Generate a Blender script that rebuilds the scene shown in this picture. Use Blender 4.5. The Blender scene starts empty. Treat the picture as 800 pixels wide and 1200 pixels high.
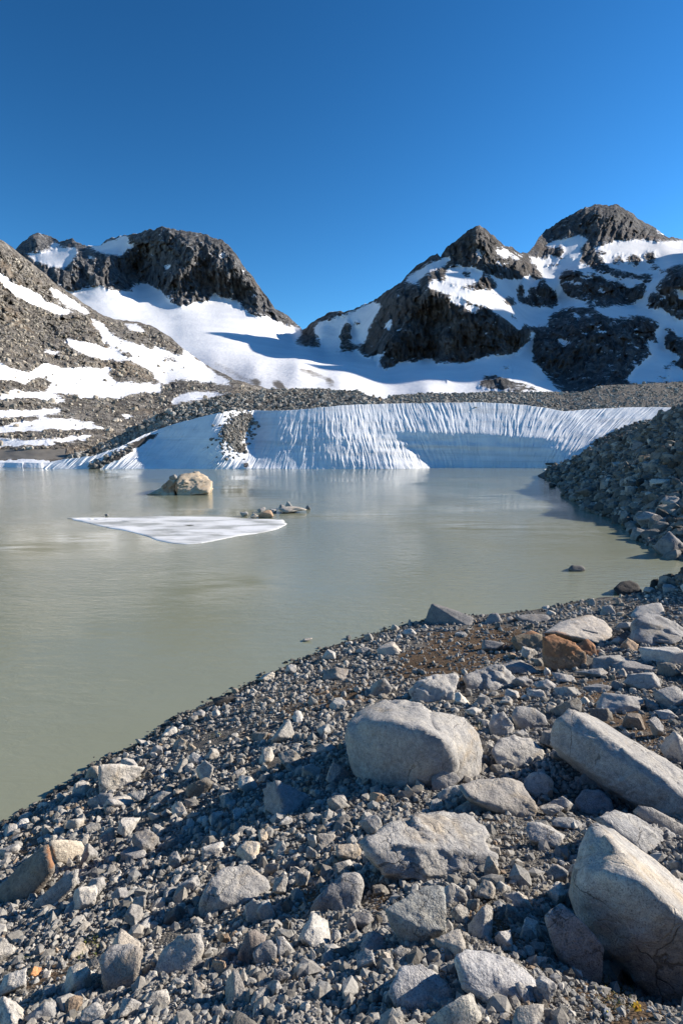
import bpy, bmesh, math, random
import numpy as np
from mathutils import Vector

sc = bpy.context.scene
col = sc.collection
R_ = math.radians

# ------------------------------------------------------------------ camera, sky, sun, exposure
EYE, F, HOR = 4.0, 667.0, 518.0
PITCH = math.atan((600 - HOR) / F)
cam = bpy.data.cameras.new('camera'); cam_o = bpy.data.objects.new('camera', cam); col.objects.link(cam_o)
cam_o.location = (0, 0, EYE); cam_o.rotation_euler = (math.pi / 2 - PITCH, 0, 0)
cam.sensor_fit = 'HORIZONTAL'; cam.sensor_width = 36; cam.lens = F * 36 / 800
cam.clip_start = 0.05; cam.clip_end = 20000
sc.camera = cam_o
SUN_AZ, SUN_EL = 72, 24          # azimuth clockwise from +Y
world = bpy.data.worlds.new('World'); sc.world = world; world.use_nodes = True
nt = world.node_tree; nt.nodes.clear()
sky = nt.nodes.new('ShaderNodeTexSky'); sky.sky_type = 'NISHITA'; sky.sun_disc = False
sky.sun_elevation = R_(SUN_EL); sky.sun_rotation = R_(SUN_AZ); sky.altitude = 2400
sky.air_density = 1.15; sky.dust_density = 0.25; sky.ozone_density = 2.2
hs = nt.nodes.new('ShaderNodeHueSaturation'); hs.inputs['Saturation'].default_value = 1.22; hs.inputs['Value'].default_value = .95; hs.inputs['Hue'].default_value = .488
bg = nt.nodes.new('ShaderNodeBackground'); bg.inputs['Strength'].default_value = 0.050
wo = nt.nodes.new('ShaderNodeOutputWorld')
ga = nt.nodes.new('ShaderNodeGamma'); ga.inputs[1].default_value = 1.5
nt.links.new(sky.outputs[0], hs.inputs['Color']); nt.links.new(hs.outputs[0], ga.inputs[0]); nt.links.new(ga.outputs[0], bg.inputs[0]); nt.links.new(bg.outputs[0], wo.inputs[0])
sl = bpy.data.lights.new('sun', 'SUN'); sl.energy = 5.0; sl.angle = R_(0.5); sl.color = (1.0, 0.90, 0.77)
so = bpy.data.objects.new('sun', sl); col.objects.link(so)
SD = Vector((math.sin(R_(SUN_AZ)) * math.cos(R_(SUN_EL)), math.cos(R_(SUN_AZ)) * math.cos(R_(SUN_EL)), math.sin(R_(SUN_EL))))
so.rotation_euler = SD.to_track_quat('Z', 'Y').to_euler(); so.location = (60, 20, 60)
sc.view_settings.view_transform = 'Standard'; sc.view_settings.look = 'None'
sc.view_settings.exposure = 0.86; sc.view_settings.gamma = 1
sc.render.engine = 'CYCLES'; sc.cycles.use_denoising = True; sc.cycles.max_bounces = 5
sc.cycles.diffuse_bounces = 1; sc.cycles.glossy_bounces = 2; sc.cycles.transmission_bounces = 2

# ------------------------------------------------------------------ numpy helpers
rng = np.random.default_rng(7)
SN, CS = math.sin(PITCH), math.cos(PITCH)
def ray(px, py):                       # direction with y = 1
    u = (np.asarray(px, float) - 400) / F; v = (600 - np.asarray(py, float)) / F
    y = CS + v * SN
    return u / y, (-SN + v * CS) / y
def P(px, py, Y):
    a, b = ray(px, py); Y = np.asarray(Y, float)
    return np.stack([a * Y, Y + 0 * a, EYE + b * Y], -1)
def proj(p):                           # world -> pixels of the 800x1200 frame
    y = p[..., 1] * CS - (p[..., 2] - EYE) * SN
    y = np.where(np.abs(y) < 1e-6, 1e-6, y)
    return 400 + F * p[..., 0] / y, 600 - F * (p[..., 1] * SN + (p[..., 2] - EYE) * CS) / y
_T = rng.random(4096) * 2 - 1
def _h(i, j, k):
    return _T[(i * 374761393 + j * 668265263 + k * 1274126177 ^ ((i * 7919 + j * 104729 + k * 15485863) >> 5)) & 4095]
def noise(x, y, z=0.0):
    x, y, z = np.broadcast_arrays(np.asarray(x, float), np.asarray(y, float), np.asarray(z, float))
    xi, yi, zi = np.floor(x).astype(np.int64), np.floor(y).astype(np.int64), np.floor(z).astype(np.int64)
    u, v, w = x - xi, y - yi, z - zi
    u, v, w = u*u*(3-2*u), v*v*(3-2*v), w*w*(3-2*w)
    r = 0
    for a in (0, 1):
        for b in (0, 1):
            for c in (0, 1):
                r = r + _h(xi+a, yi+b, zi+c) * (u if a else 1-u) * (v if b else 1-v) * (w if c else 1-w)
    return r
def fbm(x, y, z=0.0, o=4, g=0.5):
    r, a, s = 0, 1.0, 0
    for i in range(o):
        k = 2.03 ** i
        r = r + a * noise(x*k + 17.3*i, y*k - 9.1*i, np.asarray(z)*k + 5.7*i); s += a; a *= g
    return r / s
def ridged(x, y, z=0.0, o=4, g=0.55):
    r, a, s = 0, 1.0, 0
    for i in range(o):
        k = 2.1 ** i
        r = r + a * (1 - 2*np.abs(noise(x*k + 11.3*i, y*k - 3.1*i, np.asarray(z)*k + 2.7*i))); s += a; a *= g
    return r / s
def facets(x, y, seed=0):                 # planar chips: every cell is a randomly tilted plane
    xi, yi = np.floor(x).astype(np.int64), np.floor(y).astype(np.int64); bd = np.full(np.shape(x), 9.0); out = np.zeros(np.shape(x))
    for a in (-1, 0, 1):
        for b in (-1, 0, 1):
            i, j = xi+a, yi+b; cx = i+.5+.45*_h(i, j, seed+1); cy = j+.5+.45*_h(i, j, seed+2); dx, dy = x-cx, y-cy; d = dx*dx+dy*dy
            h = _h(i, j, seed+3)*.5 + dx*_h(i, j, seed+4)*1.3 + dy*_h(i, j, seed+5)*1.0; k = d < bd; bd = np.where(k, d, bd); out = np.where(k, h, out)
    return out
def rbf(pts, vals, c=15.0):
    p = np.asarray(pts, float); n = len(p)
    A = np.sqrt(((p[:, None] - p[None]) ** 2).sum(-1) + c*c)
    Q = np.hstack([p, np.ones((n, 1))])
    M = np.block([[A, Q], [Q.T, np.zeros((3, 3))]])
    w = np.linalg.solve(M, np.concatenate([vals, np.zeros(3)]))
    def f(x, y):
        sh = np.shape(x); x = np.ravel(x); y = np.ravel(y); out = np.empty(len(x))
        for s in range(0, len(x), 60000):
            q = np.stack([x[s:s+60000], y[s:s+60000]], -1)
            d = np.sqrt(((q[:, None] - p[None]) ** 2).sum(-1) + c*c)
            out[s:s+60000] = d @ w[:n] + q @ w[n:n+2] + w[n+2]
        return out.reshape(sh)
    return f
def inpoly(px, py, poly):
    r = np.zeros(np.shape(px), bool); n = len(poly)
    for i in range(n):
        x1, y1 = poly[i]; x2, y2 = poly[(i+1) % n]
        if y1 == y2: continue
        c = (y1 > py) != (y2 > py)
        r ^= c & (px < (x2-x1) * (py-y1) / (y2-y1) + x1)
    return r
def curve(pts):
    a = np.array(pts, float); return lambda x: np.interp(x, a[:, 0], a[:, 1])
class Mask:                            # a soft mask drawn with polygons at two samples per pixel
    def __init__(s, x0, x1, y0, y1):
        s.b = (x0, y0); s.X, s.Y = np.meshgrid(np.arange(x0, x1, .5), np.arange(y0, y1, .5)); s.m = np.zeros(s.X.shape)
        s.wx = fbm(s.X/7, s.Y/5, 3.3, 4, .7)*5; s.wy = fbm(s.X/7, s.Y/5, 8.3, 4, .7)*3.6
    def add(s, poly, v=1.0):
        a = np.array(poly); x0, y0 = a.min(0)-6; x1, y1 = a.max(0)+6
        i0, i1 = max(0, int((x0-s.b[0])*2)), max(0, int((x1-s.b[0])*2)); j0, j1 = max(0, int((y0-s.b[1])*2)), max(0, int((y1-s.b[1])*2))
        sl_ = (slice(j0, j1), slice(i0, i1))
        s.m[sl_][inpoly(s.X[sl_]+s.wx[sl_], s.Y[sl_]+s.wy[sl_], poly)] = v
    def ell(s, cx, cy, rx, ry, v=1.0, rot=0):
        t = np.linspace(0, 2*math.pi, 14)[:-1]; c, q = math.cos(R_(rot)), math.sin(R_(rot))
        s.add([(cx + rx*math.cos(k)*c - ry*math.sin(k)*q, cy + rx*math.cos(k)*q + ry*math.sin(k)*c) for k in t], v)
    def done(s, n=2):
        m = s.m
        for _ in range(n):
            p = np.pad(m, 1, mode='edge'); m = (p[:-2, 1:-1]+p[2:, 1:-1]+p[1:-1, :-2]+p[1:-1, 2:]+2*p[1:-1, 1:-1])/6
        s.m = m
        w = s.m
        for _ in range(3):
            for ax in (0, 1):
                c = np.cumsum(np.pad(w, [(6, 5) if k == ax else (0, 0) for k in (0, 1)], mode='edge'), ax)
                w = (np.take(c, range(11, c.shape[ax]), ax) - np.take(c, range(0, c.shape[ax]-11), ax))/11
                w = w if w.shape[ax] == s.m.shape[ax] else np.concatenate([w]+[np.take(w, [-1], ax)]*(s.m.shape[ax]-w.shape[ax]), ax)
        s.m = .22*s.m + .78*w; return s
    def __call__(s, px, py):
        x = np.clip((px-s.b[0])*2, 0, s.m.shape[1]-1.001); y = np.clip((py-s.b[1])*2, 0, s.m.shape[0]-1.001)
        i, j = x.astype(int), y.astype(int); u, v = x-i, y-j; m = s.m
        return (m[j, i]*(1-u)+m[j, i+1]*u)*(1-v)+(m[j+1, i]*(1-u)+m[j+1, i+1]*u)*v

# ------------------------------------------------------------------ objects
def tag(o, label=None, cat=None, group=None, kind=None):
    if label: o['label'] = label
    if cat: o['category'] = cat
    if group: o['group'] = group
    if kind: o['kind'] = kind
    return o
def mesh_np(name, V, Fc, mat=None, attrs=None, smooth=True, parent=None):
    me = bpy.data.meshes.new(name); Fc = np.asarray(Fc); k = Fc.shape[1]
    me.vertices.add(len(V)); me.vertices.foreach_set('co', np.asarray(V, np.float32).ravel())
    me.loops.add(Fc.size); me.loops.foreach_set('vertex_index', Fc.ravel().astype(np.int32))
    me.polygons.add(len(Fc)); me.polygons.foreach_set('loop_start', np.arange(0, Fc.size, k, dtype=np.int32))
    me.update(calc_edges=True)
    me.polygons.foreach_set('use_smooth', np.full(len(Fc), smooth))
    for an, av in (attrs or {}).items():
        if av.ndim == 2:
            a = me.attributes.new(an, 'FLOAT_COLOR', 'POINT'); c = np.ones((len(V), 4), np.float32); c[:, :3] = av; a.data.foreach_set('color', c.ravel())
        else:
            a = me.attributes.new(an, 'FLOAT', 'POINT'); a.data.foreach_set('value', av.astype(np.float32))
    if mat: me.materials.append(mat)
    o = bpy.data.objects.new(name, me); col.objects.link(o)
    if parent: o.parent = parent
    return o
def gridfaces(r, c):
    i = (np.arange(r-1)[:, None]*c + np.arange(c-1)[None]).ravel()
    return np.stack([i, i+c, i+c+1, i+1], -1)
def submesh(V, Fc, keep, attrs):
    Fk = Fc[keep]; u, inv = np.unique(Fk, return_inverse=True)
    return V[u], inv.reshape(Fk.shape), {k: v[u] for k, v in attrs.items()}

# ------------------------------------------------------------------ materials
class NT:
    def __init__(s, name):
        s.m = bpy.data.materials.new(name); s.m.use_nodes = True; s.t = s.m.node_tree
        s.b = s.t.nodes['Principled BSDF']
    def n(s, ty, **kw):
        nd = s.t.nodes.new(ty)
        for k, v in kw.items():
            if k in nd.inputs.keys(): nd.inputs[k].default_value = v
            else: setattr(nd, k, v)
        return nd
    def l(s, a, b): s.t.links.new(a, b)
    def noise(s, scale, detail=4, rough=.55, vec=None, dist=0.0):
        nd = s.n('ShaderNodeTexNoise', Scale=scale, Detail=detail, Roughness=rough, Distortion=dist)
        if vec is not None: s.l(vec, nd.inputs['Vector'])
        return nd.outputs[0]
    def ramp(s, fac, stops):
        nd = s.n('ShaderNodeValToRGB'); cr = nd.color_ramp
        while len(cr.elements) < len(stops): cr.elements.new(0.5)
        for e, (p, c) in zip(cr.elements, stops): e.position = p; e.color = (*c, 1) if len(c) == 3 else c
        s.l(fac, nd.inputs[0]); return nd.outputs[0]
    def mix(s, fac, a, b, mode='MIX'):
        nd = s.n('ShaderNodeMix', data_type='RGBA', blend_type=mode)
        for v, i in ((fac, 0), (a, 6), (b, 7)):
            if isinstance(v, (int, float)): nd.inputs[i].default_value = v
            elif isinstance(v, tuple): nd.inputs[i].default_value = (*v, 1)
            else: s.l(v, nd.inputs[i])
        return nd.outputs[2]
    def math(s, op, a, b=0.0, clamp=False):
        nd = s.n('ShaderNodeMath', operation=op, use_clamp=clamp)
        for v, i in ((a, 0), (b, 1)):
            if isinstance(v, (int, float)): nd.inputs[i].default_value = v
            else: s.l(v, nd.inputs[i])
        return nd.outputs[0]
    def smooth(s, v, lo, hi):
        nd = s.n('ShaderNodeMapRange', interpolation_type='SMOOTHSTEP'); s.l(v, nd.inputs[0])
        nd.inputs[1].default_value = lo; nd.inputs[2].default_value = hi; return nd.outputs[0]
    def attr(s, name): return s.n('ShaderNodeAttribute', attribute_name=name)
    def pos(s): return s.n('ShaderNodeNewGeometry').outputs['Position']
    def objc(s): return s.n('ShaderNodeTexCoord').outputs['Object']
    def scaled(s, v, sc3):
        nd = s.n('ShaderNodeMapping'); nd.inputs['Scale'].default_value = sc3; s.l(v, nd.inputs[0]); return nd.outputs[0]
    def bump(s, h, strength=.5, dist=.1, nrm=None):
        nd = s.n('ShaderNodeBump', Strength=strength, Distance=dist); s.l(h, nd.inputs['Height'])
        if nrm is not None: s.l(nrm, nd.inputs['Normal'])
        return nd.outputs[0]
    def base(s, c, r=.9, nrm=None, spec=.3):
        if isinstance(c, tuple): s.b.inputs['Base Color'].default_value = (*c, 1)
        else: s.l(c, s.b.inputs['Base Color'])
        if isinstance(r, (int, float)): s.b.inputs['Roughness'].default_value = r
        else: s.l(r, s.b.inputs['Roughness'])
        s.b.inputs['Specular IOR Level'].default_value = spec
        if nrm is not None: s.l(nrm, s.b.inputs['Normal'])
        return s.m

def mountain_mat(name, dark, mid, warm, k=1.0, ledge=.45):
    t = NT(name); p = t.pos()
    st = t.scaled(p, (0.085*k, 0.055*k, 0.014*k))
    a = t.noise(1.0, 10, .72, st, .25)
    b = t.noise(0.25*k, 8, .7, p)
    c = t.noise(0.012*k, 4, .6, p)
    base = t.ramp(a, [(.33, tuple(x*.5 for x in dark)), (.46, dark), (.57, mid), (.70, tuple(min(1, x*1.6) for x in mid))])
    base = t.mix(t.smooth(c, .52, .68), base, t.mix(.6, base, warm))
    base = t.mix(.35, base, t.ramp(b, [(.35, (.25, .25, .25)), (.65, (.85, .85, .85))]), 'OVERLAY')
    at = t.attr('snow').outputs['Fac']
    nz = t.math('MULTIPLY', t.math('SUBTRACT', t.noise(.09*k, 10, .76, p), .5), 2.5)
    sx_ = t.n('ShaderNodeSeparateXYZ'); t.l(t.n('ShaderNodeNewGeometry').outputs['Normal'], sx_.inputs[0])
    led = t.math('MULTIPLY', t.math('SUBTRACT', sx_.outputs[2], .55), ledge)
    s = t.smooth(t.math('ADD', t.math('ADD', at, led), nz), .41, .46)
    sn = t.ramp(t.noise(.02*k, 5, .6, p), [(.3, (.70, .72, .76)), (.7, (.84, .85, .87))])
    deb = t.math('ADD', t.attr('debris').outputs['Fac'], t.math('MULTIPLY', t.math('SUBTRACT', t.noise(.4*k, 5, .7, p), .5), .9))
    sn = t.mix(t.smooth(deb, .35, .8), sn, (.17, .155, .135))
    colr = t.mix(s, base, sn)
    vo = t.n('ShaderNodeTexVoronoi', feature='F1', Scale=1.0); t.l(t.mix(.12, t.scaled(p, (.055*k, .045*k, .022*k)), t.n('ShaderNodeTexNoise', Scale=.05*k, Detail=5).outputs[1]), vo.inputs['Vector'])
    rb = t.bump(t.math('ADD', t.math('ADD', t.math('MULTIPLY', a, 1.5), t.math('MULTIPLY', b, .5)), t.math('MULTIPLY', vo.outputs['Distance'], -.55)), .9, 9/k)
    sb = t.bump(t.noise(.22*k, 5, .6, t.scaled(p, (1, .6, 1))), .5, 1.1/k)
    mn = t.n('ShaderNodeMix', data_type='VECTOR'); t.l(s, mn.inputs[0]); t.l(rb, mn.inputs[4]); t.l(sb, mn.inputs[5])
    return t.base(colr, .92, mn.outputs[1], .12)
M_MT_L = mountain_mat('mountain_rock', (.085, .087, .092), (.18, .18, .182), (.19, .16, .135))
M_MT_F = mountain_mat('front_peak_rock', (.078, .075, .074), (.155, .147, .142), (.15, .108, .085))
M_MT_R = mountain_mat('far_peak_rock', (.076, .076, .08), (.15, .147, .148), (.15, .11, .09))
M_HILL = mountain_mat('hillside_rock', (.13, .12, .11), (.26, .245, .225), (.27, .215, .16), 3.0, .08)

def rock_mat():
    t = NT('granite'); p = t.objc(); g = t.pos()
    tint = t.attr('tint').outputs['Color']
    f = t.noise(190, 3, .7, g); m = t.noise(34, 5, .65, g); L = t.noise(5.5, 6, .68, g, .4)
    spk = t.ramp(f, [(.33, (.34, .35, .37)), (.44, (.86, .86, .87)), (.58, (1.06, 1.05, 1.03)), (.72, (1.3, 1.29, 1.27))])
    c = t.mix(1.0, tint, spk, 'MULTIPLY')
    c = t.mix(1.0, c, t.ramp(m, [(.3, (.72, .72, .73)), (.5, (.98, .98, .98)), (.7, (1.2, 1.19, 1.17))]), 'MULTIPLY')
    c = t.mix(1.0, c, t.ramp(L, [(.28, (.62, .63, .66)), (.5, (1.0, .99, .98)), (.72, (1.2, 1.15, 1.06))]), 'MULTIPLY')
    c = t.mix(t.math('MULTIPLY', t.smooth(t.noise(2.3, 6, .7, g, .8), .52, .68), .75), c, t.mix(1.0, c, (.96, .84, .68), 'MULTIPLY'))
    ck = t.n('ShaderNodeTexVoronoi', feature='DISTANCE_TO_EDGE', Scale=2.3); t.l(t.mix(.13, g, t.n('ShaderNodeTexNoise', Scale=4, Detail=6).outputs[1]), ck.inputs['Vector'])
    ckm = t.math('MULTIPLY', t.math('SUBTRACT', 1.0, t.smooth(ck.outputs['Distance'], .001, .007)), t.smooth(t.noise(3.0, 3, .5, g), .46, .56))
    c = t.mix(t.math('MULTIPLY', ckm, .55), c, (.05, .045, .04))
    lich = t.smooth(t.noise(19, 6, .75, g, .3), .63, .68)
    c = t.mix(t.math('MULTIPLY', lich, .45), c, (.10, .10, .10))
    rust = t.attr('rust').outputs['Fac']
    rf = t.smooth(t.math('ADD', rust, t.math('MULTIPLY', t.math('SUBTRACT', m, .5), .9)), .35, .65)
    c = t.mix(t.math('MULTIPLY', rf, .68), c, t.ramp(L, [(.3, (.24, .10, .045)), (.6, (.42, .20, .09)), (.8, (.55, .33, .16))]))
    cr = t.n('ShaderNodeTexVoronoi', feature='DISTANCE_TO_EDGE', Scale=3.1); t.l(t.mix(.10, g, t.n('ShaderNodeTexNoise', Scale=5, Detail=5).outputs[1]), cr.inputs['Vector'])
    crk = t.smooth(cr.outputs['Distance'], 0, .012)
    h = t.math('ADD', t.math('ADD', t.math('MULTIPLY', m, 1.1), t.math('MULTIPLY', t.noise(85, 4, .7, g), .45)), t.math('ADD', t.math('MULTIPLY', t.noise(13, 5, .6, g), 1.2), t.math('MULTIPLY', t.math('SUBTRACT', crk, t.math('MULTIPLY', ckm, 2.2)), .3)))
    return t.base(c, .88, t.bump(h, .8, .014), .25)
M_ROCK = rock_mat()
def rubble_mat(name, lo, hi, warm, sc_=1.0):
    t = NT(name); g = t.pos(); tint = t.attr('tint').outputs['Color']
    f = t.noise(60*sc_, 4, .7, g)
    c = t.mix(1.0, tint, t.ramp(f, [(.32, (.6, .6, .61)), (.5, (1, 1, 1)), (.7, (1.25, 1.24, 1.22))]), 'MULTIPLY')
    return t.base(c, .9, t.bump(f, .5, .01/sc_), .2)
M_PEB = rubble_mat('pebbles', 0, 0, 0, 1.6)
M_RUB = rubble_mat('rubble', 0, 0, 0, .1)

def ground_mat():
    t = NT('gravel_ground'); g = t.pos()
    a = t.noise(95, 5, .7, g); b = t.noise(6, 5, .6, g)
    vo = t.n('ShaderNodeTexVoronoi', Scale=70); t.l(g, vo.inputs['Vector'])
    stone = t.ramp(a, [(.3, (.045, .04, .035)), (.5, (.12, .112, .10)), (.7, (.26, .245, .22))])
    soil = t.ramp(a, [(.3, (.045, .028, .016)), (.6, (.13, .085, .05)), (.8, (.21, .14, .085))])
    ms = t.math('ADD', t.attr('soil').outputs['Fac'], t.math('MULTIPLY', t.math('SUBTRACT', b, .5), 1.8))
    c = t.mix(t.smooth(ms, .35, .75), stone, soil)
    wet = t.attr('wet').outputs['Fac']
    c = t.mix(wet, c, t.mix(1.0, c, (.38, .37, .33), 'MULTIPLY'))
    h = t.math('ADD', t.math('MULTIPLY', a, .6), t.math('MULTIPLY', vo.outputs['Distance'], -.9))
    return t.base(c, .92, t.bump(h, .9, .02), .2)
M_GROUND = ground_mat()
def snow_mat():
    t = NT('old_snow'); g = t.pos()
    d = t.attr('dirt').outputs['Fac']
    c = t.ramp(t.noise(.5, 5, .6, g), [(.3, (.66, .69, .73)), (.7, (.80, .82, .84))])
    c = t.mix(t.smooth(t.noise(1.0, 5, .65, t.scaled(g, (.05, .05, 1.1)), .6), .45, .75), c, t.mix(1.0, c, (.80, .79, .77), 'MULTIPLY'))
    m = t.smooth(t.math('ADD', d, t.math('MULTIPLY', t.math('SUBTRACT', t.noise(2.2, 5, .7, g), .5), 1.1)), .42, .6)
    c = t.mix(m, c, (.06, .055, .05))
    m = t.base(c, .75, t.bump(t.noise(5, 5, .6, g), .5, .12), .2)
    t.b.inputs['Subsurface Weight'].default_value = 0
    return m
M_SNOW = snow_mat()
def water_mat():
    t = NT('glacier_milk_water'); g = t.pos()
    w1 = t.noise(1.0, 5, .6, t.scaled(g, (2.2, 5.0, 1)), .4); w2 = t.noise(1.0, 2, .5, t.scaled(g, (.22, .5, 1)))
    pat = t.smooth(t.noise(.07, 3, .5, g), .35, .65)
    h = t.math('ADD', t.math('MULTIPLY', w1, pat), t.math('MULTIPLY', w2, .9))
    c = t.ramp(t.noise(.05, 3, .5, g), [(.3, (.226, .240, .170)), (.7, (.252, .263, .188))])
    m = t.base(c, .08, t.bump(h, .6, .06), .45)
    t.b.inputs['IOR'].default_value = 1.33
    return m
M_WATER = water_mat()
def flat_mat(name, c, r=.8, sc_=80, v=.25):
    t = NT(name); n = t.noise(sc_, 3, .6, t.pos())
    return t.base(t.ramp(n, [(.3, tuple(x*(1-v) for x in c)), (.7, tuple(x*(1+v) for x in c))]), r, None, .3)

# ------------------------------------------------------------------ FAR MOUNTAINS: one relief, cut into its mountains and the glacier
top_far = curve([(-200, 300), (0, 296), (18, 292), (28, 283), (36, 275), (44, 272), (56, 276), (65, 279), (70, 283), (76, 281), (85, 279), (92, 284), (102, 288), (115, 288),
    (124, 281), (136, 277), (150, 274), (170, 270), (182, 268), (190, 265), (197, 268), (212, 269), (224, 272), (240, 273), (250, 278), (260, 281), (268, 288), (277, 298),
    (284, 309), (292, 320), (300, 330), (308, 341), (316, 352), (322, 361), (332, 366), (340, 372), (348, 380), (354, 386), (358, 384), (364, 379), (372, 374), (384, 366), (395, 364), (404, 366),
    (415, 362), (430, 355), (441, 351), (450, 343), (460, 336), (470, 329), (480, 318), (488, 311), (495, 307), (504, 301), (512, 296), (516, 301), (522, 290), (532, 283),
    (545, 272), (556, 266), (562, 264), (570, 270), (580, 278), (592, 288), (600, 289), (610, 296), (617, 296), (626, 288), (631, 278), (640, 269), (655, 259), (670, 251), (682, 244),
    (695, 239), (708, 240), (722, 239), (735, 245), (750, 257), (765, 266), (780, 276), (800, 280), (850, 278), (887, 264), (928, 220), (998, 118), (1060, 163), (1145, 86), (1192, 84), (1305, 103), (1375, 132), (1667, 190), (1900, 230)])  # right of the frame: unseen added ridge, crest shaped to shade the right massif
FD = [(40,275,1750),(60,284,1700),(100,288,1500),(124,281,1480),(150,275,1450),(190,267,1400),(240,275,1350),(270,292,1300),(300,330,1230),(322,361,1190),(352,384,1180),
 (-100,330,1500),(0,330,1400),(50,305,1350),(75,300,1380),(60,322,1150),(85,341,1120),(100,315,1200),(100,335,1140),(117,334,1140),(130,315,1260),(150,342,1180),(157,315,1420),(157,335,1290),(140,295,1380),
 (172,332,1330),(190,300,1330),(208,320,1190),(210,359,1090),(230,330,1230),(247,343,1220),(260,320,1200),(280,352,1200),(290,367,1100),(312,369,1110),(332,380,1150),
 (100,360,1000),(200,385,900),(250,375,1000),(352,392,1080),(300,400,850),(200,410,680),(250,422,560),(300,430,480),(350,430,480),(400,448,390),(400,475,290),(300,475,290),(500,462,370),(600,465,340),(650,472,320),(800,475,330),(0,475,500),(-150,475,500),
 (345,402,960),(380,410,850),(372,385,980),(415,412,790),(400,366,1000),(440,353,960),(425,400,850),(452,434,600),(455,400,660),(480,424,630),(502,420,650),(505,380,700),(540,427,590),(560,420,600),(600,415,640),(620,402,690),(625,440,520),(640,440,580),(660,458,480),(735,450,500),(800,448,520),
 (462,350,790),(480,330,850),(500,336,720),(530,338,715),(552,342,715),(575,350,730),(590,356,735),(612,382,690),(600,395,650),(520,395,640),(570,395,635),(480,395,650),(470,320,970),
 (480,318,980),(520,291,970),(560,265,980),(590,286,1010),(610,297,1060),(625,300,1120),(560,300,900),(530,310,900),(600,320,910),(640,335,940),(545,322,830),(600,345,860),(617,372,790),(640,376,790),(650,350,960),(636,318,1060),
 (640,270,1380),(665,252,1420),(700,240,1450),(730,243,1450),(760,263,1450),(800,281,1450),(850,277,1400),(645,286,1270),(665,283,1260),(690,284,1230),(720,284,1240),(780,286,1300),(700,262,1330),
 (740,300,1150),(700,310,1050),(770,318,1030),(680,319,1000),(720,321,990),(680,351,880),(720,352,870),(740,361,850),(700,358,840),(800,300,1150),
 (670,378,730),(700,368,750),(740,368,760),(720,400,640),(690,440,540),(650,395,690),(640,410,640),(760,395,690),(800,318,880),(775,332,870),(762,350,850),(800,355,800),(775,405,680),(800,425,600),
 (887,264,1300),(928,220,1200),(998,118,1060),(1060,163,960),(1145,86,850),(1192,84,800),(1305,103,700),(1375,132,650),(1667,190,500),(1900,230,420),(900,350,800),(1000,350,720),(1150,350,600),(1400,350,470),(1700,350,380),(1900,400,330),(900,450,520),(1100,450,430),(1400,450,340),(1900,470,260)]  # depths of the unseen ridge added beyond the right edge to cast shade
MF = Mask(-60, 880, 230, 490)
glacier_top = [(-60,335),(30,345),(57,335),(66,335),(85,341),(95,339),(108,336),(117,333),(127,340),(150,342),(157,343),(156,337),(162,334),(172,332),(180,335),(187,340),(195,347),(203,355),(210,359),(220,357),(227,350),(237,354),(247,349),(252,341),(257,347),(267,350),(277,350),(282,360),(290,367),(300,369),(312,369),(320,377),(330,382),(352,386),(352,392),(342,402),(355,407),(380,410),(397,414),(414,412),(417,407),(425,417),(435,421),(446,412),(452,407),(448,416),(440,429),(452,434),(465,427),(470,422),(485,426),(502,419),(512,427),(540,427),(551,423),(572,418),(590,416),(607,414),(609,407),(618,402),(620,388),(625,388),(625,402),(621,423),(632,430),(641,444),(649,454),(658,461),(660,489),(-60,489)]
MF.add(glacier_top)
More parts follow.
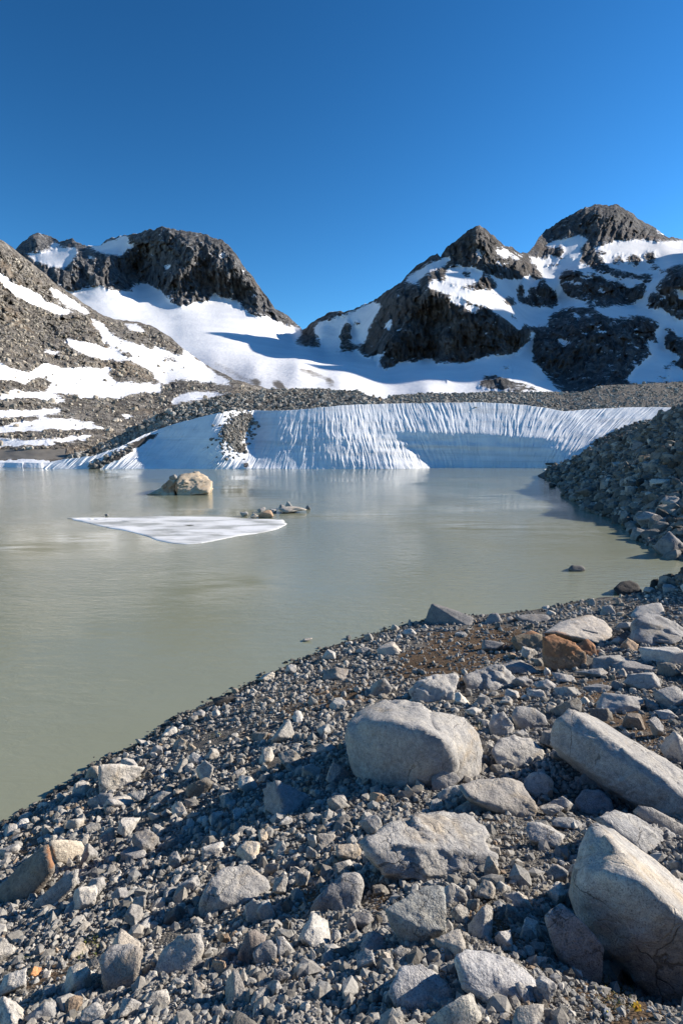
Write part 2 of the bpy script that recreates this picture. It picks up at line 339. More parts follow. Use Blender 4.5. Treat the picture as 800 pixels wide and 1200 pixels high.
for pl in [
 [(31,297),(50,295),(67,292),(89,289),(90,295),(80,309),(75,313),(60,311),(46,306)], [(60,287),(66,284),(70,287),(63,290)],
 [(102,286),(110,285),(120,287),(130,281),(147,277),(152,280),(146,286),(160,283),(155,288),(140,299),(125,297),(112,292)], [(103,301),(110,301),(109,303),(104,303)],
 [(192,310),(200,309),(199,316),(194,316)],[(290,337),(293,337),(300,347),(296,347)],[(320,375),(332,378),(332,383),(322,382)],[(227,306),(232,303),(234,306),(229,309)],[(238,301),(241,298),(240,304)],
 [(370,380),(392,372),(412,366),(435,356),(446,354),(444,362),(435,380),(426,402),(411,402),(412,380),(406,374),(399,385),(397,412),(378,409),(368,385)],
 [(450,382),(456,371),(459,375),(455,389)],[(472,330),(490,317),(515,305),(529,299),(526,305),(500,320),(487,331)],
 [(521,321),(527,314),(547,312),(562,315),(565,319),(561,329),(545,333),(522,330)],
 [(498,334),(518,331),(535,336),(552,339),(572,340),(587,350),(595,362),(600,371),(613,380),(607,387),(600,378),(585,367),(570,359),(557,356),(544,349),(530,346),(512,340)],
 [(547,357),(554,356),(560,361),(557,366),(549,365)],[(525,347),(540,349),(548,356),(536,356),(527,352)],
 [(566,319),(575,322),(587,327),(595,324),(607,327),(612,330),(607,337),(607,350),(617,357),(630,360),(645,362),(660,359),(655,362),(640,370),(642,377),(630,382),(617,381),(607,372),(597,364),(592,352),(582,342),(572,340),(580,337),(580,330)],
 [(612,322),(630,327),(635,328),(620,335),(622,347),(617,350),(612,337)],
 [(616,298),(632,303),(650,301),(662,305),(678,302),(675,312),(677,317),(662,316),(654,322),(657,335),(667,347),(680,352),(692,351),(680,357),(655,362),(640,372),(645,362),(655,358),(652,347),(643,335),(636,322),(628,310)],
 [(635,290),(645,284),(657,279),(680,276),(687,281),(680,290),(680,300),(660,302),(650,298),(655,287)],
 [(697,289),(710,286),(720,283),(745,281),(810,284),(860,290),(860,320),(800,308),(790,310),(775,316),(770,322),(760,320),(750,320),(735,318),(715,312),(708,305),(700,297)],
 [(690,350),(703,361),(718,359),(740,359),(752,348),(758,336),(765,326),(772,321),(782,318),(770,333),(760,345),(757,355),(754,360),(765,363),(775,362),(790,372),(810,380),(800,390),(780,383),(762,371),(740,367),(715,371),(700,364)],
 [(677,308),(690,312),(700,320),(695,318),(677,317)],
 [(744,363),(765,365),(772,381),(765,388),(774,405),(758,397),(763,414),(740,435),(735,447),(779,447),(860,440),(860,425),(800,433),(779,425),(797,419),(777,405),(779,391),(790,393),(810,395),(810,384),(786,377),(775,363)],
 [(653,397),(660,397),(669,399),(660,403)],[(788,337),(800,336),(810,348),(795,350)],[(556,290),(562,291),(566,302),(560,299)],[(580,292),(594,292),(594,304),(588,300)],
 [(664,328),(670,327),(672,331),(666,331)],[(690,314),(705,320),(725,325),(750,328),(758,333),(740,331),(720,328),(700,322)],[(730,330),(745,332),(742,336),(733,335)],[(766,268),(773,271),(780,277),(770,273)]]:
    MF.add(pl)
for e in [(506,318,14,2.5,0,-25),(547,321,6,4,0),(400,392,3,5,0),(418,378,4,3,0),(600,322,10,5,0),(597,352,8,5,0,30),(610,345,5,12,0),(630,343,12,12,0),(633,352,14,8,0),(614,318,8,5,0),
          (655,293,5,7,0,10),(648,310,9,3,0),(723,305,8,5,0),(742,304,10,7,0),(763,301,11,7,0,20),(768,313,9,4,0),(706,295,6,3,0),(728,298,5,2,0),(593,430,7,3,0,-10),(602,435,6,2,0),(525,446,4,2,0),
          (786,388,8,4,0,30),(792,404,10,6,0,20),(780,430,7,3,0,20),(775,441,9,2,0)]:
    MF.ell(e[0], e[1], e[2], e[3], e[4], e[5] if len(e) > 5 else 0)
MF.add([(565,439),(578,437),(600,445),(640,456),(610,460),(560,455)], 0)
_q = np.random.default_rng(4)
for _ in range(120):
    cx_, cy_ = _q.choice([(585, 300), (610, 345), (690, 335), (720, 300), (690, 385), (740, 390), (470, 355), (790, 350), (250, 300), (180, 290)], axis=0) + _q.normal(0, 1, 2)*(24, 16)
    MF.ell(cx_, cy_, _q.uniform(2, 7), _q.uniform(.5, 1.3), 1, _q.normal(20 if cx_ > 560 else -15, 22))
MF.done()
MD = Mask(-60, 880, 380, 490)
for e in [(297,447,11,4,1,10),(328,452,5,11,1,-50),(372,440,23,3.5,1,20),(272,436,30,4,.62,28),(345,428,20,1.5,.5,5),(314,439,4,2,.8,0),(390,452,10,4,.6,25),(420,458,25,4,.5,10)]: MD.ell(*e)
for _ in range(60):
    MD.ell(_q.uniform(240, 640), _q.uniform(408, 460), _q.uniform(.8, 3), _q.uniform(.4, .9), _q.uniform(.5, 1), _q.normal(8, 10))
for _ in range(14):
    MD.ell(_q.uniform(300, 420), _q.uniform(425, 458), _q.uniform(14, 40), _q.uniform(.5, 1), .55, _q.normal(9, 4))
MD.done(1)

def build_far():
    xs = np.concatenate([np.linspace(-200, -8, 60), np.arange(-6, 808, 1.0), np.linspace(812, 1900, 140)])
    T = top_far(xs) + fbm(xs/9, 1.5, 0, 4, .6)*2.2 + noise(xs/2.3, 3, 0)*.8
    nb, nv = 10, 260
    v = np.linspace(0, 1, nv) ** 1.0
    px = np.repeat(xs[None], nv, 0); py = T[None] + (486 - T[None]) * v[:, None]
    f = rbf([(a, b) for a, b, _ in FD], np.log([c for *_, c in FD]), 8.0)
    D = np.exp(f(px, py))
    sn = MF(px, py); rock = 1 - sn
    outr = (px > 830) | (px < -30); rock = np.where(outr, 1, rock); sn = np.where(outr, 0, sn)
    n4 = np.abs(noise(px/6.5+noise(px/9, py/9, 1), py/11, 6))
    n1 = ridged(px/26 + fbm(px/40, py/40, 1, 2)*.8, py/60, 2, 5, .6); n2 = ridged(px/9 + .35*py/9*np.where(px > 620, 1, -.15), py/30, 5, 4, .62); n3 = fbm(px/4, py/6, 9, 3)
    edge = np.clip(v[:, None]*14, 0, 1)
    wx = px + 2.5*fbm(px/6, py/6, 3, 3); wy = py + 2.5*fbm(px/6, py/6, 5, 3); sk = wx + np.where(px > 600, .45, -.2)*wy
    fc = .012*facets(sk/17, wy/26, 1) + .010*facets(sk/8, wy/12, 11) + .0055*facets(sk/3.6, wy/5.5, 21)
    D = D * (1 - rock*edge*(.026*n1 + .015*n2 + .006*n3 + fc) - (1-rock)*.006*fbm(px/30, py/12, 4, 3))
    V = P(px, py, D)
    back = [V[0] + np.stack([0*xs, D[0]*.06*k + 0*xs, -D[0]*.045*k*(1+.3*fbm(xs/20, k*1.7, 3, 3))], -1) for k in range(nb, 0, -1)]
    V = np.concatenate([np.array(back), V], 0)
    ext = lambda a: np.concatenate([np.repeat(a[:1], nb, 0), a], 0)
    PX, PY, SNW = ext(px), ext(py), ext(sn)
    SNW[:nb] *= .3
    DB = np.concatenate([np.zeros((nb, len(xs))), MD(px, py)], 0)
    r, c = PX.shape; Fc = gridfaces(r, c)[:, ::-1]; Vf = V.reshape(-1, 3)
    at = {'snow': SNW.ravel(), 'debris': DB.ravel()}
    fx, fy = PX.ravel()[Fc].mean(1), PY.ravel()[Fc].mean(1)
    isb = (Fc.min(1) < nb*c)
    split = np.interp(fy, [250, 297, 322, 350, 380, 400, 440, 462], [621, 617, 630, 617, 618, 623, 640, 652])
    gl = inpoly(fx, fy, glacier_top) & ~isb
    L = (fx < 354) & ~gl; FR = (fx >= 354) & (fx < split) & ~gl; RR = (fx >= split) & ~gl
    for nm, k, m, lb, ct in [('glacier', gl, M_MT_L, 'broad white glacier sweeping down between the two rocky peaks', 'glacier'),
                             ('mountain', L, M_MT_L, 'dark broad rock mountain with steep face above the glacier, beside the left hillside', 'mountain'),
                             ('mountain', FR, M_MT_F, 'pointed dark peak with snow lit cliff shoulder beyond the moraine', 'mountain'),
                             ('mountain', RR, M_MT_R, 'highest round topped peak, snowfields below its bare summit, at the right edge', 'mountain')]:  # the last mesh also carries the added out-of-frame shading ridge
        a, b, c_ = submesh(Vf, Fc, k, at)
        tag(mesh_np(nm, a, b, m, c_), lb, ct, kind='structure')
build_far()

# ------------------------------------------------------------------ LEFT HILLSIDE
top_hill = curve([(-250, 190), (-100, 235), (0, 280), (6, 283), (15, 290), (30, 302), (50, 318), (66, 333), (75, 339), (95, 352), (115, 366), (130, 373), (145, 375), (165, 377), (182, 384), (200, 395), (215, 408), (230, 419), (250, 432), (275, 444), (310, 454), (340, 462), (380, 470)])
HD = [(-250,190,380),(-100,235,370),(0,280,360),(50,318,400),(100,356,430),(145,375,450),(182,384,440),(215,408,400),(250,432,360),(310,454,300),(380,470,240),
 (-150,400,230),(0,340,290),(0,400,210),(50,380,300),(100,400,290),(150,410,310),(0,440,160),(50,430,210),(60,455,180),(130,440,250),(190,440,290),(0,475,128),(60,480,140),(150,470,190),(220,465,210),(280,470,190),
 (0,505,110),(60,508,112),(120,500,130),(0,525,101),(60,525,101),(0,541,92),(60,541,92),(150,530,110),(-150,480,130),(-150,541,92),(-150,300,330),(380,500,150),(250,500,140)]
MH = Mask(-60, 400, 270, 560)
for pl in [[(-8,318),(4,322),(12,329),(25,335),(45,344),(57,355),(77,362),(87,366),(70,369),(52,362),(30,352),(15,344),(7,336)],[(57,335),(75,345),(90,355),(107,367),(100,368),(85,361),(70,352),(60,343)],
 [(105,372),(117,377),(132,392),(150,400),(172,407),(187,417),(212,416),(230,422),(260,442),(272,448),(240,446),(210,444),(192,450),(175,432),(150,422),(125,422),(100,417),(82,405),(77,397),(100,400),(120,407),(135,410),(122,395)],
 [(145,379),(160,380),(172,388),(160,388),(147,383)],
 [(-60,424),(0,424),(15,432),(32,437),(55,425),(72,432),(87,432),(95,429),(110,431),(135,431),(125,437),(135,446),(155,449),(175,449),(187,450),(185,459),(160,460),(140,466),(110,465),(95,467),(87,462),(75,460),(55,459),(60,447),(45,440),(30,450),(15,445),(-60,443)],
 [(15,457),(35,460),(55,459),(82,471),(65,471),(45,467),(22,466),(-60,472),(-60,468),(0,466)],[(-60,482),(0,481),(25,481),(72,478),(72,482),(50,486),(20,488),(-60,492)],
 [(-60,500),(0,500),(15,497),(45,492),(75,490),(85,491),(100,495),(127,502),(100,502),(75,504),(60,501),(37,505),(15,506),(-60,512)],[(-60,516),(25,516),(62,515),(82,512),(110,509),(100,515),(65,519),(62,521),(25,522),(-60,526)],
 [(-60,539),(30,538),(60,540),(60,560),(-60,560)],[(205,464),(225,459),(262,460),(272,460),(242,466),(202,474)],[(140,486),(150,485),(157,488),(148,491)],[(176,450),(187,449),(188,459),(176,460)],
 [(212,408),(230,421),(245,432),(272,451),(262,449),(240,437),(217,422)],[(180,404),(207,415),(212,425),(230,432),(250,441),(265,449),(255,449),(225,444),(195,444),(180,445)],[(78,396),(90,398),(103,403),(100,408),(84,406)],[(50,409),(62,410),(76,412),(68,415),(52,413)],[(118,392),(128,398),(122,402)]]:
    MH.add(pl)
for e in [(200,422,10,2.5,0,15),(165,432,9,3,0,10),(192,436,5,2,0),(148,415,10,3,0,20),(105,455,4,2,0),(40,452,9,4,0,20),(18,436,4,1.5,0),(120,460,2,1,0)]: MH.ell(*e[:5], e[5] if len(e) > 5 else 0)
MH.done(1)
mud = [(-60, 527), (78, 525), (76, 538), (30, 538), (-60, 539)]
def build_hill():
    xs = np.concatenate([np.linspace(-250, -8, 70), np.arange(-6, 381, .8)])
    T = top_hill(xs) + fbm(xs/8, 4.5, 0, 4, .6)*2.0
    nb, nv = 8, 330
    v = np.linspace(0, 1, nv)
    px = np.repeat(xs[None], nv, 0); py = T[None] + (553 - T[None])*v[:, None]
    D = np.exp(rbf([(a, b) for a, b, _ in HD], np.log([c for *_, c in HD]), 10.0)(px, py))
    md = inpoly(px, py, mud); sn = MH(px, py); rock = np.where(md | (px > 330), .0, 1 - sn)
    sc_ = np.clip((560-py)/180, .12, 1)
    D = D*(1 - rock*np.clip(v[:, None]*14, 0, 1)*sc_*(.018*facets((px-py*.8+3*fbm(px/9, py/7, 1, 3))/20, (py+px*.4)/12, 5) + .010*facets((px-py*.6)/8, (py+px*.3)/5, 9) + .018*ridged(px/30-py/50, py/20, 2, 5, .62) + .017*fbm(px/5, py/3, 5, 4, .7)) - .004*fbm(px/20, py/8, 4, 3))
    V = P(px, py, D)
    V[..., 2] = np.where(py > 543, -0.4, V[..., 2])
    back = [V[0] + np.stack([-D[0]*.01*k, D[0]*.05*k, -D[0]*.03*k], -1) for k in range(nb, 0, -1)]
    V = np.concatenate([np.array(back), V], 0); c = len(xs); z = np.zeros((nb, c))
    Fc = gridfaces(nb+nv, c)[:, ::-1]; Vf = V.reshape(-1, 3)
    S = np.concatenate([z, sn]).ravel(); M = np.concatenate([z, md]).ravel() > .5
    fm = M[Fc].mean(1) > .5
    a, b, c_ = submesh(Vf, Fc, ~fm, {'snow': S, 'debris': S*0})
    tag(mesh_np('hillside', a, b, M_HILL, c_), 'rocky hillside with snow patches rising from the lake at the left edge', 'hillside', kind='structure')
    a, b, c_ = submesh(Vf, Fc, fm, {'snow': S})
    tag(mesh_np('mudflat', a, b, flat_mat('wet_silt', (.17, .155, .13), .6, .6, .2), c_), 'flat grey silt strip beside the far left end of the lake', 'mudflat', kind='structure')
build_hill()

# ------------------------------------------------------------------ SNOW BANK above the far shore, and the moraine behind it
bank_top = curve([(50, 549), (60, 541), (75, 538), (95, 536), (110, 534), (140, 524), (170, 509), (200, 498), (230, 490), (258, 483), (280, 480), (320, 481), (350, 480), (400, 475), (450, 473), (500, 472), (560, 471), (600, 473), (640, 478), (660, 482), (700, 479), (740, 477), (780, 477), (830, 476)])
def build_bank():
    xs = np.arange(50, 830, .62); nv = 230
    T = bank_top(xs) + fbm(xs/7, .5, 3, 3)*.9
    v = np.linspace(0, 1, nv)
    bot = 551.5
    px = np.repeat(xs[None], nv, 0); py = T[None] + (bot - T[None])*v[:, None]
    Y0 = EYE / -ray(px, np.full_like(px, 549.5))[1]
    h = (549.5 - py)/F*Y0                              # rough height above the water
    # run-out of the bank: flat top, steeper foot; an undercut scoop on the right half, a bulge in the middle
    run = 1.15*h + .035*h*h
    scoop = 1/(1+np.exp((446+(py-505)*1.1+5*fbm(py/7, 3, 1, 2)-px)/11))/(1+np.exp((px-655)/12))
    scoop = scoop*(px > 0)
    yb = np.interp(px, [430, 455, 500, 560, 640, 700], [504, 505, 507, 508, 515, 526]) + .8*fbm(px/14, 2.2, 1, 3)
    hb = (549.5 - yb)/F*Y0; s1 = scoop*(1/(1+np.exp(-(py-yb)/1.5)))
    wall = 1.15*hb + .035*hb*hb + .15 - .5*(hb-h) - .22*np.exp(-((py-523-(px-560)*.03)/3)**2) + .12/(1+np.exp(-(py-525)/2))
    run = run*(1-s1) + wall*s1
    kk = np.clip((549-py)/35, 0, 1)
    run = run + kk*(3.2*np.exp(-((px-180)/30)**2) - 3.0*np.exp(-((px-256)/24)**2) + 3.2*np.exp(-((px-296)/20)**2) - 1.7*np.exp(-((px-390)/46)**2))
    sl_ = np.interp(px, [60, 200, 300, 400, 500, 600, 700, 800], [-1.2, -.9, -.5, .15, .35, -.1, -.9, -1.2])
    q = px - sl_*(py-510)*1.0
    fl = ridged(q/2.6 + .6*fbm(px/12, py/12, 1, 2), py/20, 3, 2, .5)
    fine = fbm(q/2.2, py/8, 7, 2)
    amp = np.clip(1-.45*s1, 0, 1)*np.clip(1+.25*np.exp(-((px-322)/35)**2-((py-510)/20)**2), 0, 2)*np.clip(1+.25*np.exp(-((px-225)/32)**2-((py-522)/24)**2), 0, 2)
    amp = amp*np.clip(.85+1.1*fbm(px/26, py/15, 4, 3), .3, 1.5)
    run = run - amp*(.145*fl + .08*fine) - .25*fbm(px/30, py/14, 8, 3)
    b = ray(px, py)[1]
    Y = (Y0 + run)
    V = P(px, py, Y)
    dirt = np.zeros(px.shape)
    M = Mask(60, 820, 470, 560)
    for e in [(282,497,10,14,1,20),(272,510,14,9,1,15),(282,525,7,6,1),(268,505,5,5,1),(288,545,5,3,.9),(262,531,4,2,.7),(272,538,3,2,.7),(290,489,7,5,1,0),(300,494,3,2,.6),(255,543,3,1.5,.8),(248,532,2,1.5,.8)]: M.ell(*e[:5], e[5] if len(e) > 5 else 0)
    for pl in [[(100,551),(112,543),(130,534),(150,524),(160,521),(156,528),(140,538),(122,546),(114,552)],[(150,522),(175,510),(205,500),(182,512),(160,526)]]: M.add(pl)
    M.done(1); dirt = M(px, py)
    V = V - 0*V
    V[..., 1] -= dirt*.5
    foot = np.clip((py-549.4)/.4, 0, 1); V[..., 2] -= foot*.25
    back = [V[0] + np.stack([0*xs, 1.5*k+0*xs, -.5*k+0*xs], -1) for k in range(4, 0, -1)]
    V = np.concatenate([np.array(back), V], 0); c = len(xs)
    global BANKV; BANKV = (xs, T, bot, V[4:])
    o = mesh_np('snow_bank', V.reshape(-1, 3), gridfaces(4+nv, c)[:, ::-1], M_SNOW, {'dirt': np.concatenate([np.zeros((4, c)), dirt]).ravel()})
    tag(o, 'long fluted bank of old snow standing in the lake below the moraine', 'snow bank', kind='structure')
build_bank()

mor_top = curve([(60, 545), (75, 541), (88, 533), (100, 529), (125, 518), (150, 505), (165, 497), (180, 488), (200, 480), (220, 474), (245, 467), (262, 463), (290, 459), (320, 456), (360, 455), (395, 457), (420, 458), (436, 466), (450, 468), (462, 463), (500, 461), (540, 461), (580, 459), (640, 459), (680, 460), (705, 452), (760, 449), (830, 446), (900, 440)])
def moraine_surface(px, py):
    Y0 = 97 + np.interp(px, [60, 150, 300, 500, 900], [-6, 0, 6, 6, 8])
    d = bank_top(px) + 3 - py
    return Y0 + d*np.interp(px, [60, 200, 330, 500, 700, 800], [.12, .15, .45, 1.3, 1.5, 1.8])
def build_moraine():
    xs = np.arange(60, 900, 1.2); nv = 60
    T = mor_top(xs) + fbm(xs/5, 7.7, 1, 3)*1.6; B = bank_top(xs) + 6
    B = np.maximum(B, T+3); v = np.linspace(0, 1, nv)
    px = np.repeat(xs[None], nv, 0); py = T[None] + (B-T)[None]*v[:, None]
    D = moraine_surface(px, py)*(1 - .012*fbm(px/7, py/5, 3, 4, .65))
    V = P(px, py, D)
    back = [V[0] + np.stack([0*xs, 6*k+0*xs, -3.2*k+0*xs], -1) for k in range(5, 0, -1)]
    V = np.concatenate([np.array(back), V], 0)
    t = NT('moraine_rubble'); g = t.pos(); a = t.noise(1.1, 8, .75, g)
    m = t.base(t.ramp(a, [(.3, (.04, .037, .035)), (.5, (.12, .113, .105)), (.7, (.27, .255, .235))]), .92, t.bump(a, 1, 1.2), .2)
    tag(mesh_np('moraine', V.reshape(-1, 3), gridfaces(5+nv, len(xs))[:, ::-1], m), 'rubble ridge of dark moraine lying along the top of the snow bank', 'moraine', kind='structure')
build_moraine()

# ------------------------------------------------------------------ NEAR GROUND and the right bank
def z_on(px, py, z):
    a, b = ray(px, py); Y = (z-EYE)/b; return (a*Y, Y, z)
SHORE = [(-260,1130),(-100,1030),(0,968),(30,952),(70,925),(115,893),(165,868),(200,845),(250,822),(300,796),(345,776),(385,758),(430,745),(470,733),(500,727),(540,722),(600,718),(640,712),(680,704),(715,700),(750,695),(775,686),(800,679),(830,676),
         (870,668),(816,659),(790,653),(760,640),(735,618),(720,609),(700,603),(680,590),(662,578),(655,566),(648,553),(640,548)]
G = [z_on(*p, 0.0) for p in SHORE]
G += [z_on(*p) for p in [(0,1200,2.05),(200,1200,2.25),(400,1200,2.42),(600,1200,2.5),(800,1200,2.6),(1000,1200,2.75),(0,1080,1.15),(200,1000,1.18),(100,1000,.8),(300,930,1.1),(400,950,1.55),(250,880,.5),(400,850,.85),(600,1000,1.92),(800,1000,2.0),(600,850,1.05),(800,850,1.25),(600,750,.33),(800,740,.55),(1000,800,1.3),(500,780,.45),(400,790,.28),(150,930,.42),(500,900,1.3),(690,890,1.5),(400,1080,2.05),(200,1100,1.7),(600,1100,2.25),(1000,1000,2.3),(950,730,.7),(742,1150,1.95),(700,1080,1.95),(722,1110,1.9),(660,1130,2.2),(790,1185,2.1),(775,1130,1.95),(735,948,1.42),(712,930,1.42),
   (800,620,.63),(800,560,2.1),(800,520,3.9),(800,478,6.9),(750,540,2.75),(770,580,1.3),(900,600,2.2),(950,520,6),(720,555,1.7),(690,560,1.0)]]
for px, py, Y in [(750,499,58),(720,514,68),(690,531,76),(775,487,52),(665,545,84),(850,466,46),(950,440,44),(735,514,76),(760,501,74),(800,486,66),(850,472,66),(715,524,86)]:
    G.append(tuple(P(px, py, Y)))
G += [(0,0,2.5),(-2.5,0,1.7),(3,0,3.0),(-4,-2,1.3),(4,-2,3.2),(8,3,2.9),(12,8,2.4),(25,14,3.0),(45,90,6),(50,60,8.5),(45,110,6),(50,30,7),(40,100,5),(42,115,5),(22,88,-2.5),(28,97,-1.5),(12,100,-4),(20,80,-3)]
for px, py in SHORE[2:22:2]:
    x, y, _ = z_on(px, py, 0); G.append((x-1.2, y+1.4, -.75)); G.append((x-5, y+6, -2.6))
for px, py in SHORE[26:34:2]:
    x, y, _ = z_on(px, py, 0); G.append((x-2.5, y-.6, -1.0)); G.append((x-9, y-3, -3))
G += [(-20, 5, -5), (-10, 0, -3), (-30, 60, -6), (0, 40, -5), (0, 100, -6), (10, 60, -5)]
_gf = rbf([(a, b) for a, b, _ in G], np.array([c for *_, c in G]), .25)
def ground_z(x, y, detail=True):
    z = _gf(x, y)
    if detail:
        land = np.clip(z*2+.3, 0, 1); far = np.clip((y-14)/12, 0, 1)
        z = z + land*(.045*fbm(x*1.1, y*1.1, 1, 4) + .02*fbm(x*6, y*6, 4, 3)) + land*far*.3*fbm(x/5, y/7, 6, 4)
    return z
SOIL = [([(500,745),(560,735),(620,735),(600,765),(560,790),(520,800),(470,800),(440,790)],1),([(310,842),(350,822),(400,805),(440,795),(430,812),(380,835),(330,850)],.8),([(395,790),(420,800),(390,815),(340,830)],.7),([(490,800),(530,790),(520,770),(600,800),(560,810)],.7),
        ([(560,1080),(610,1090),(650,1140),(650,1190),(600,1200),(560,1180),(640,1150),(560,1110)],.9),([(430,1030),(470,1045),(440,1080),(420,1060)],.7),([(520,1060),(570,1050),(600,1100),(540,1100)],.7),([(690,1130),(780,1200),(680,1210),(660,1170)],1),
        ([(0,1120),(110,1090),(140,1140),(60,1160),(0,1170)],.6),([(300,900),(350,880),(330,910),(290,925)],.5),([(0,985),(30,970),(60,985),(20,1010)],.6),([(330,1050),(380,1040),(370,1065),(330,1075)],.8),([(220,870),(270,850),(280,860),(230,880)],.5),([(380,1150),(560,1180),(540,1215),(380,1215)],.4),([(640,800),(700,790),(790,860),(780,900),(700,850)],.75),([(560,800),(640,770),(660,800),(600,830)],.6),([(560,930),(680,930),(650,1010),(590,1060),(540,1040)],.35),([(700,480),(800,470),(800,500),(740,520),(690,545)],.5),([(700,560),(800,510),(800,540),(720,575)],.4)]
def build_ground():
    ys = np.geomspace(.45, 118, 820); a = np.concatenate([np.linspace(-1.6, -.78, 60), np.linspace(-.77, .77, 640), np.linspace(.78, 1.6, 60)])
    A, Y = np.meshgrid(a, ys); X = A*Y
    Z = ground_z(X, Y)
    V = np.stack([X, Y, Z], -1); px, py = proj(V)
    soil = np.zeros(Z.shape)
    for q in range(10):
        ox, oy = rng.normal(0, 9, 2); wxx, wyy = px + ox + 26*fbm(X*2.2, Y*2.2, 2, 4, .65), py + oy*.7 + 18*fbm(X*2.2, Y*2.2, 5, 4, .65); sq = np.zeros(Z.shape)
        for pl, v in SOIL: sq = np.maximum(sq, inpoly(wxx, wyy, pl)*v)
        soil += sq/10
    wet = np.clip(1 - (Z-.02)/.10, 0, 1)
    Vf = V.reshape(-1, 3); Fc = gridfaces(*Z.shape); fz = Z.ravel()[Fc].max(1)
    keep = fz > -2.5
    a_, b_, c_ = submesh(Vf, Fc, keep, {'soil': soil.ravel(), 'wet': wet.ravel()})
    tag(mesh_np('ground', a_, b_, M_GROUND, c_), 'stony gravel slope of the near shore running into the rubble bank at the right', 'ground', kind='structure')
build_ground()
# lake
wx0, wx1 = -260.0, 60.0
o = mesh_np('lake_water', np.array([(wx0, -3, 0), (wx1, -3, 0), (wx1, 101, 0), (wx0, 101, 0)]), np.array([[0, 1, 2, 3]]), M_WATER)
tag(o, 'milky grey green glacier lake with small ripples', 'lake', kind='structure')

# ------------------------------------------------------------------ ROCKS
def ico(sub):
    bm = bmesh.new(); bmesh.ops.create_icosphere(bm, subdivisions=sub, radius=1)
    V = np.array([v.co[:] for v in bm.verts]); Fc = np.array([[v.index for v in f.verts] for f in bm.faces]); bm.free(); return V, Fc
ICO = {s: ico(s) for s in (1, 2, 3, 4, 5, 6)}
def soft_hull(dirs, N, d, p):
    q = np.clip(dirs @ N.T / d[None], 0, None)
    m = q.max(1); return 1.0/(m*((q/m[:, None])**p).sum(1) ** (1.0/p))
def rand_planes(r, n=11, flat=1.0):
    N = r.normal(size=(n*3, 3)); N /= np.linalg.norm(N, axis=1)[:, None]
    keep = []
    for v in N:
        if all(v @ k < .62 for k in keep): keep.append(v)
    N = np.array(keep); d = r.uniform(.72, 1.0, len(N))
    return N, d
def rock_shape(r, sub, p=18, rough=.035, n=11):
    D, Fc = ICO[sub]; n += 3; N, d = rand_planes(r, n)
    while (D @ N.T).max(1).min() < .18: N, d = rand_planes(r, n)
    rad = soft_hull(D, N, d, p*4); V = D*rad[:, None]
    if sub >= 3:
        o = r.uniform(0, 90, 3); V = V*(1 + rough*1.3*facets(V[:, 0]*1.7+V[:, 2]*1.1+o[0], V[:, 1]*1.6+V[:, 2]*.9+o[1], 3) + rough*.6*facets(V[:, 0]*4-V[:, 2]*2+o[0], V[:, 1]*4+V[:, 2]*3+o[1], 9) + rough*.6*fbm(V[:, 0]*2.2+o[0], V[:, 1]*2.2+o[1], V[:, 2]*2.2, 5, .6) + rough*.5*ridged(V[:, 0]*4+o[0], V[:, 1]*4, V[:, 2]*4+o[2], 3))[:, None]
    V -= (V.max(0)+V.min(0))/2; V /= (V.max(0)-V.min(0))/2
    return V, Fc
def hull_planes(pts):
    bm = bmesh.new()
    for q in pts: bm.verts.new(q)
    bmesh.ops.convex_hull(bm, input=bm.verts)
    bm.normal_update(); N, d = [], []
    for f in bm.faces:
        n = np.array(f.normal[:]); dd = n @ np.array(f.verts[0].co[:])
        if dd < 0: n, dd = -n, -dd
        if dd < .02 or f.calc_area() < 1e-5: continue
        if any(n @ m > .992 for m in N): continue
        N.append(n); d.append(dd)
    bm.free(); return np.array(N), np.array(d)
def hull_rock(Pw, sub, p=22, rough=.02, seed=0, grain=1.0):
    lo, hi = Pw.min(0), Pw.max(0); c, s = (lo+hi)/2, (hi-lo)/2
    Q = (Pw-c)/s; cen = Q.mean(0)*.8; Q = Q-cen
    N, d = hull_planes(Q); D, Fc = ICO[sub]
    rr = np.random.default_rng(int(seed*131)+3); ch = rr.normal(size=(5, 3)); ch /= np.linalg.norm(ch, axis=1)[:, None]
    N = np.concatenate([N, ch]); d = np.concatenate([d, (Q @ ch.T).max(0)*rr.uniform(.94, 1.0, 5)])
    V = D*soft_hull(D, N, d, p*4)[:, None]; V = (V+cen)*s+c
    m = s.mean(); U = V/m*1.3 + seed*7.7
    n_ = (V-c)/np.maximum(np.linalg.norm(V-c, axis=1), 1e-9)[:, None]
    st = fbm(U[:, 0]*1.1+U[:, 2]*2.0, U[:, 1]*1.1, U[:, 2]*3.2, 4, .6)*5; st = st - np.floor(st)
    V = V + n_*(m*rough*1.5*(.3*np.clip(st*3, 0, 1) + 1.6*facets(U[:, 0]*1.5+U[:, 2]*.9, U[:, 1]*1.3+U[:, 2]*1.1, 3) + .8*facets(U[:, 0]*3.6-U[:, 2]*2, U[:, 1]*3.6+U[:, 2]*2.6, 7) + .4*facets(U[:, 0]*8-U[:, 2]*5, U[:, 1]*8+U[:, 2]*6, 9) + .5*fbm(U[:, 0]*1.6, U[:, 1]*1.6, U[:, 2]*1.6, 4, .6) + .5*ridged(U[:, 0]*3.1, U[:, 1]*3.1, U[:, 2]*5, 4, .6) + .30*fbm(U[:, 0]*14, U[:, 1]*14, U[:, 2]*14, 3, .7)))[:, None]
    return V, Fc
def ground_hit(px, py):
    a, b = ray(px, py); Y = np.geomspace(.8, 90, 1400); z = ground_z(a*Y, Y, False)
    i = np.argmax(EYE+b*Y <= z); return float(Y[max(i, 1)]) if (EYE+b*Y <= z).any() else EYE/-b
GREY = (.385, .38, .368); LIGHT = (.50, .488, .462); DARK = (.26, .26, .26); WARM = (.48, .44, .385); MIDG = (.335, .33, .325); BLK = (.075, .072, .07)
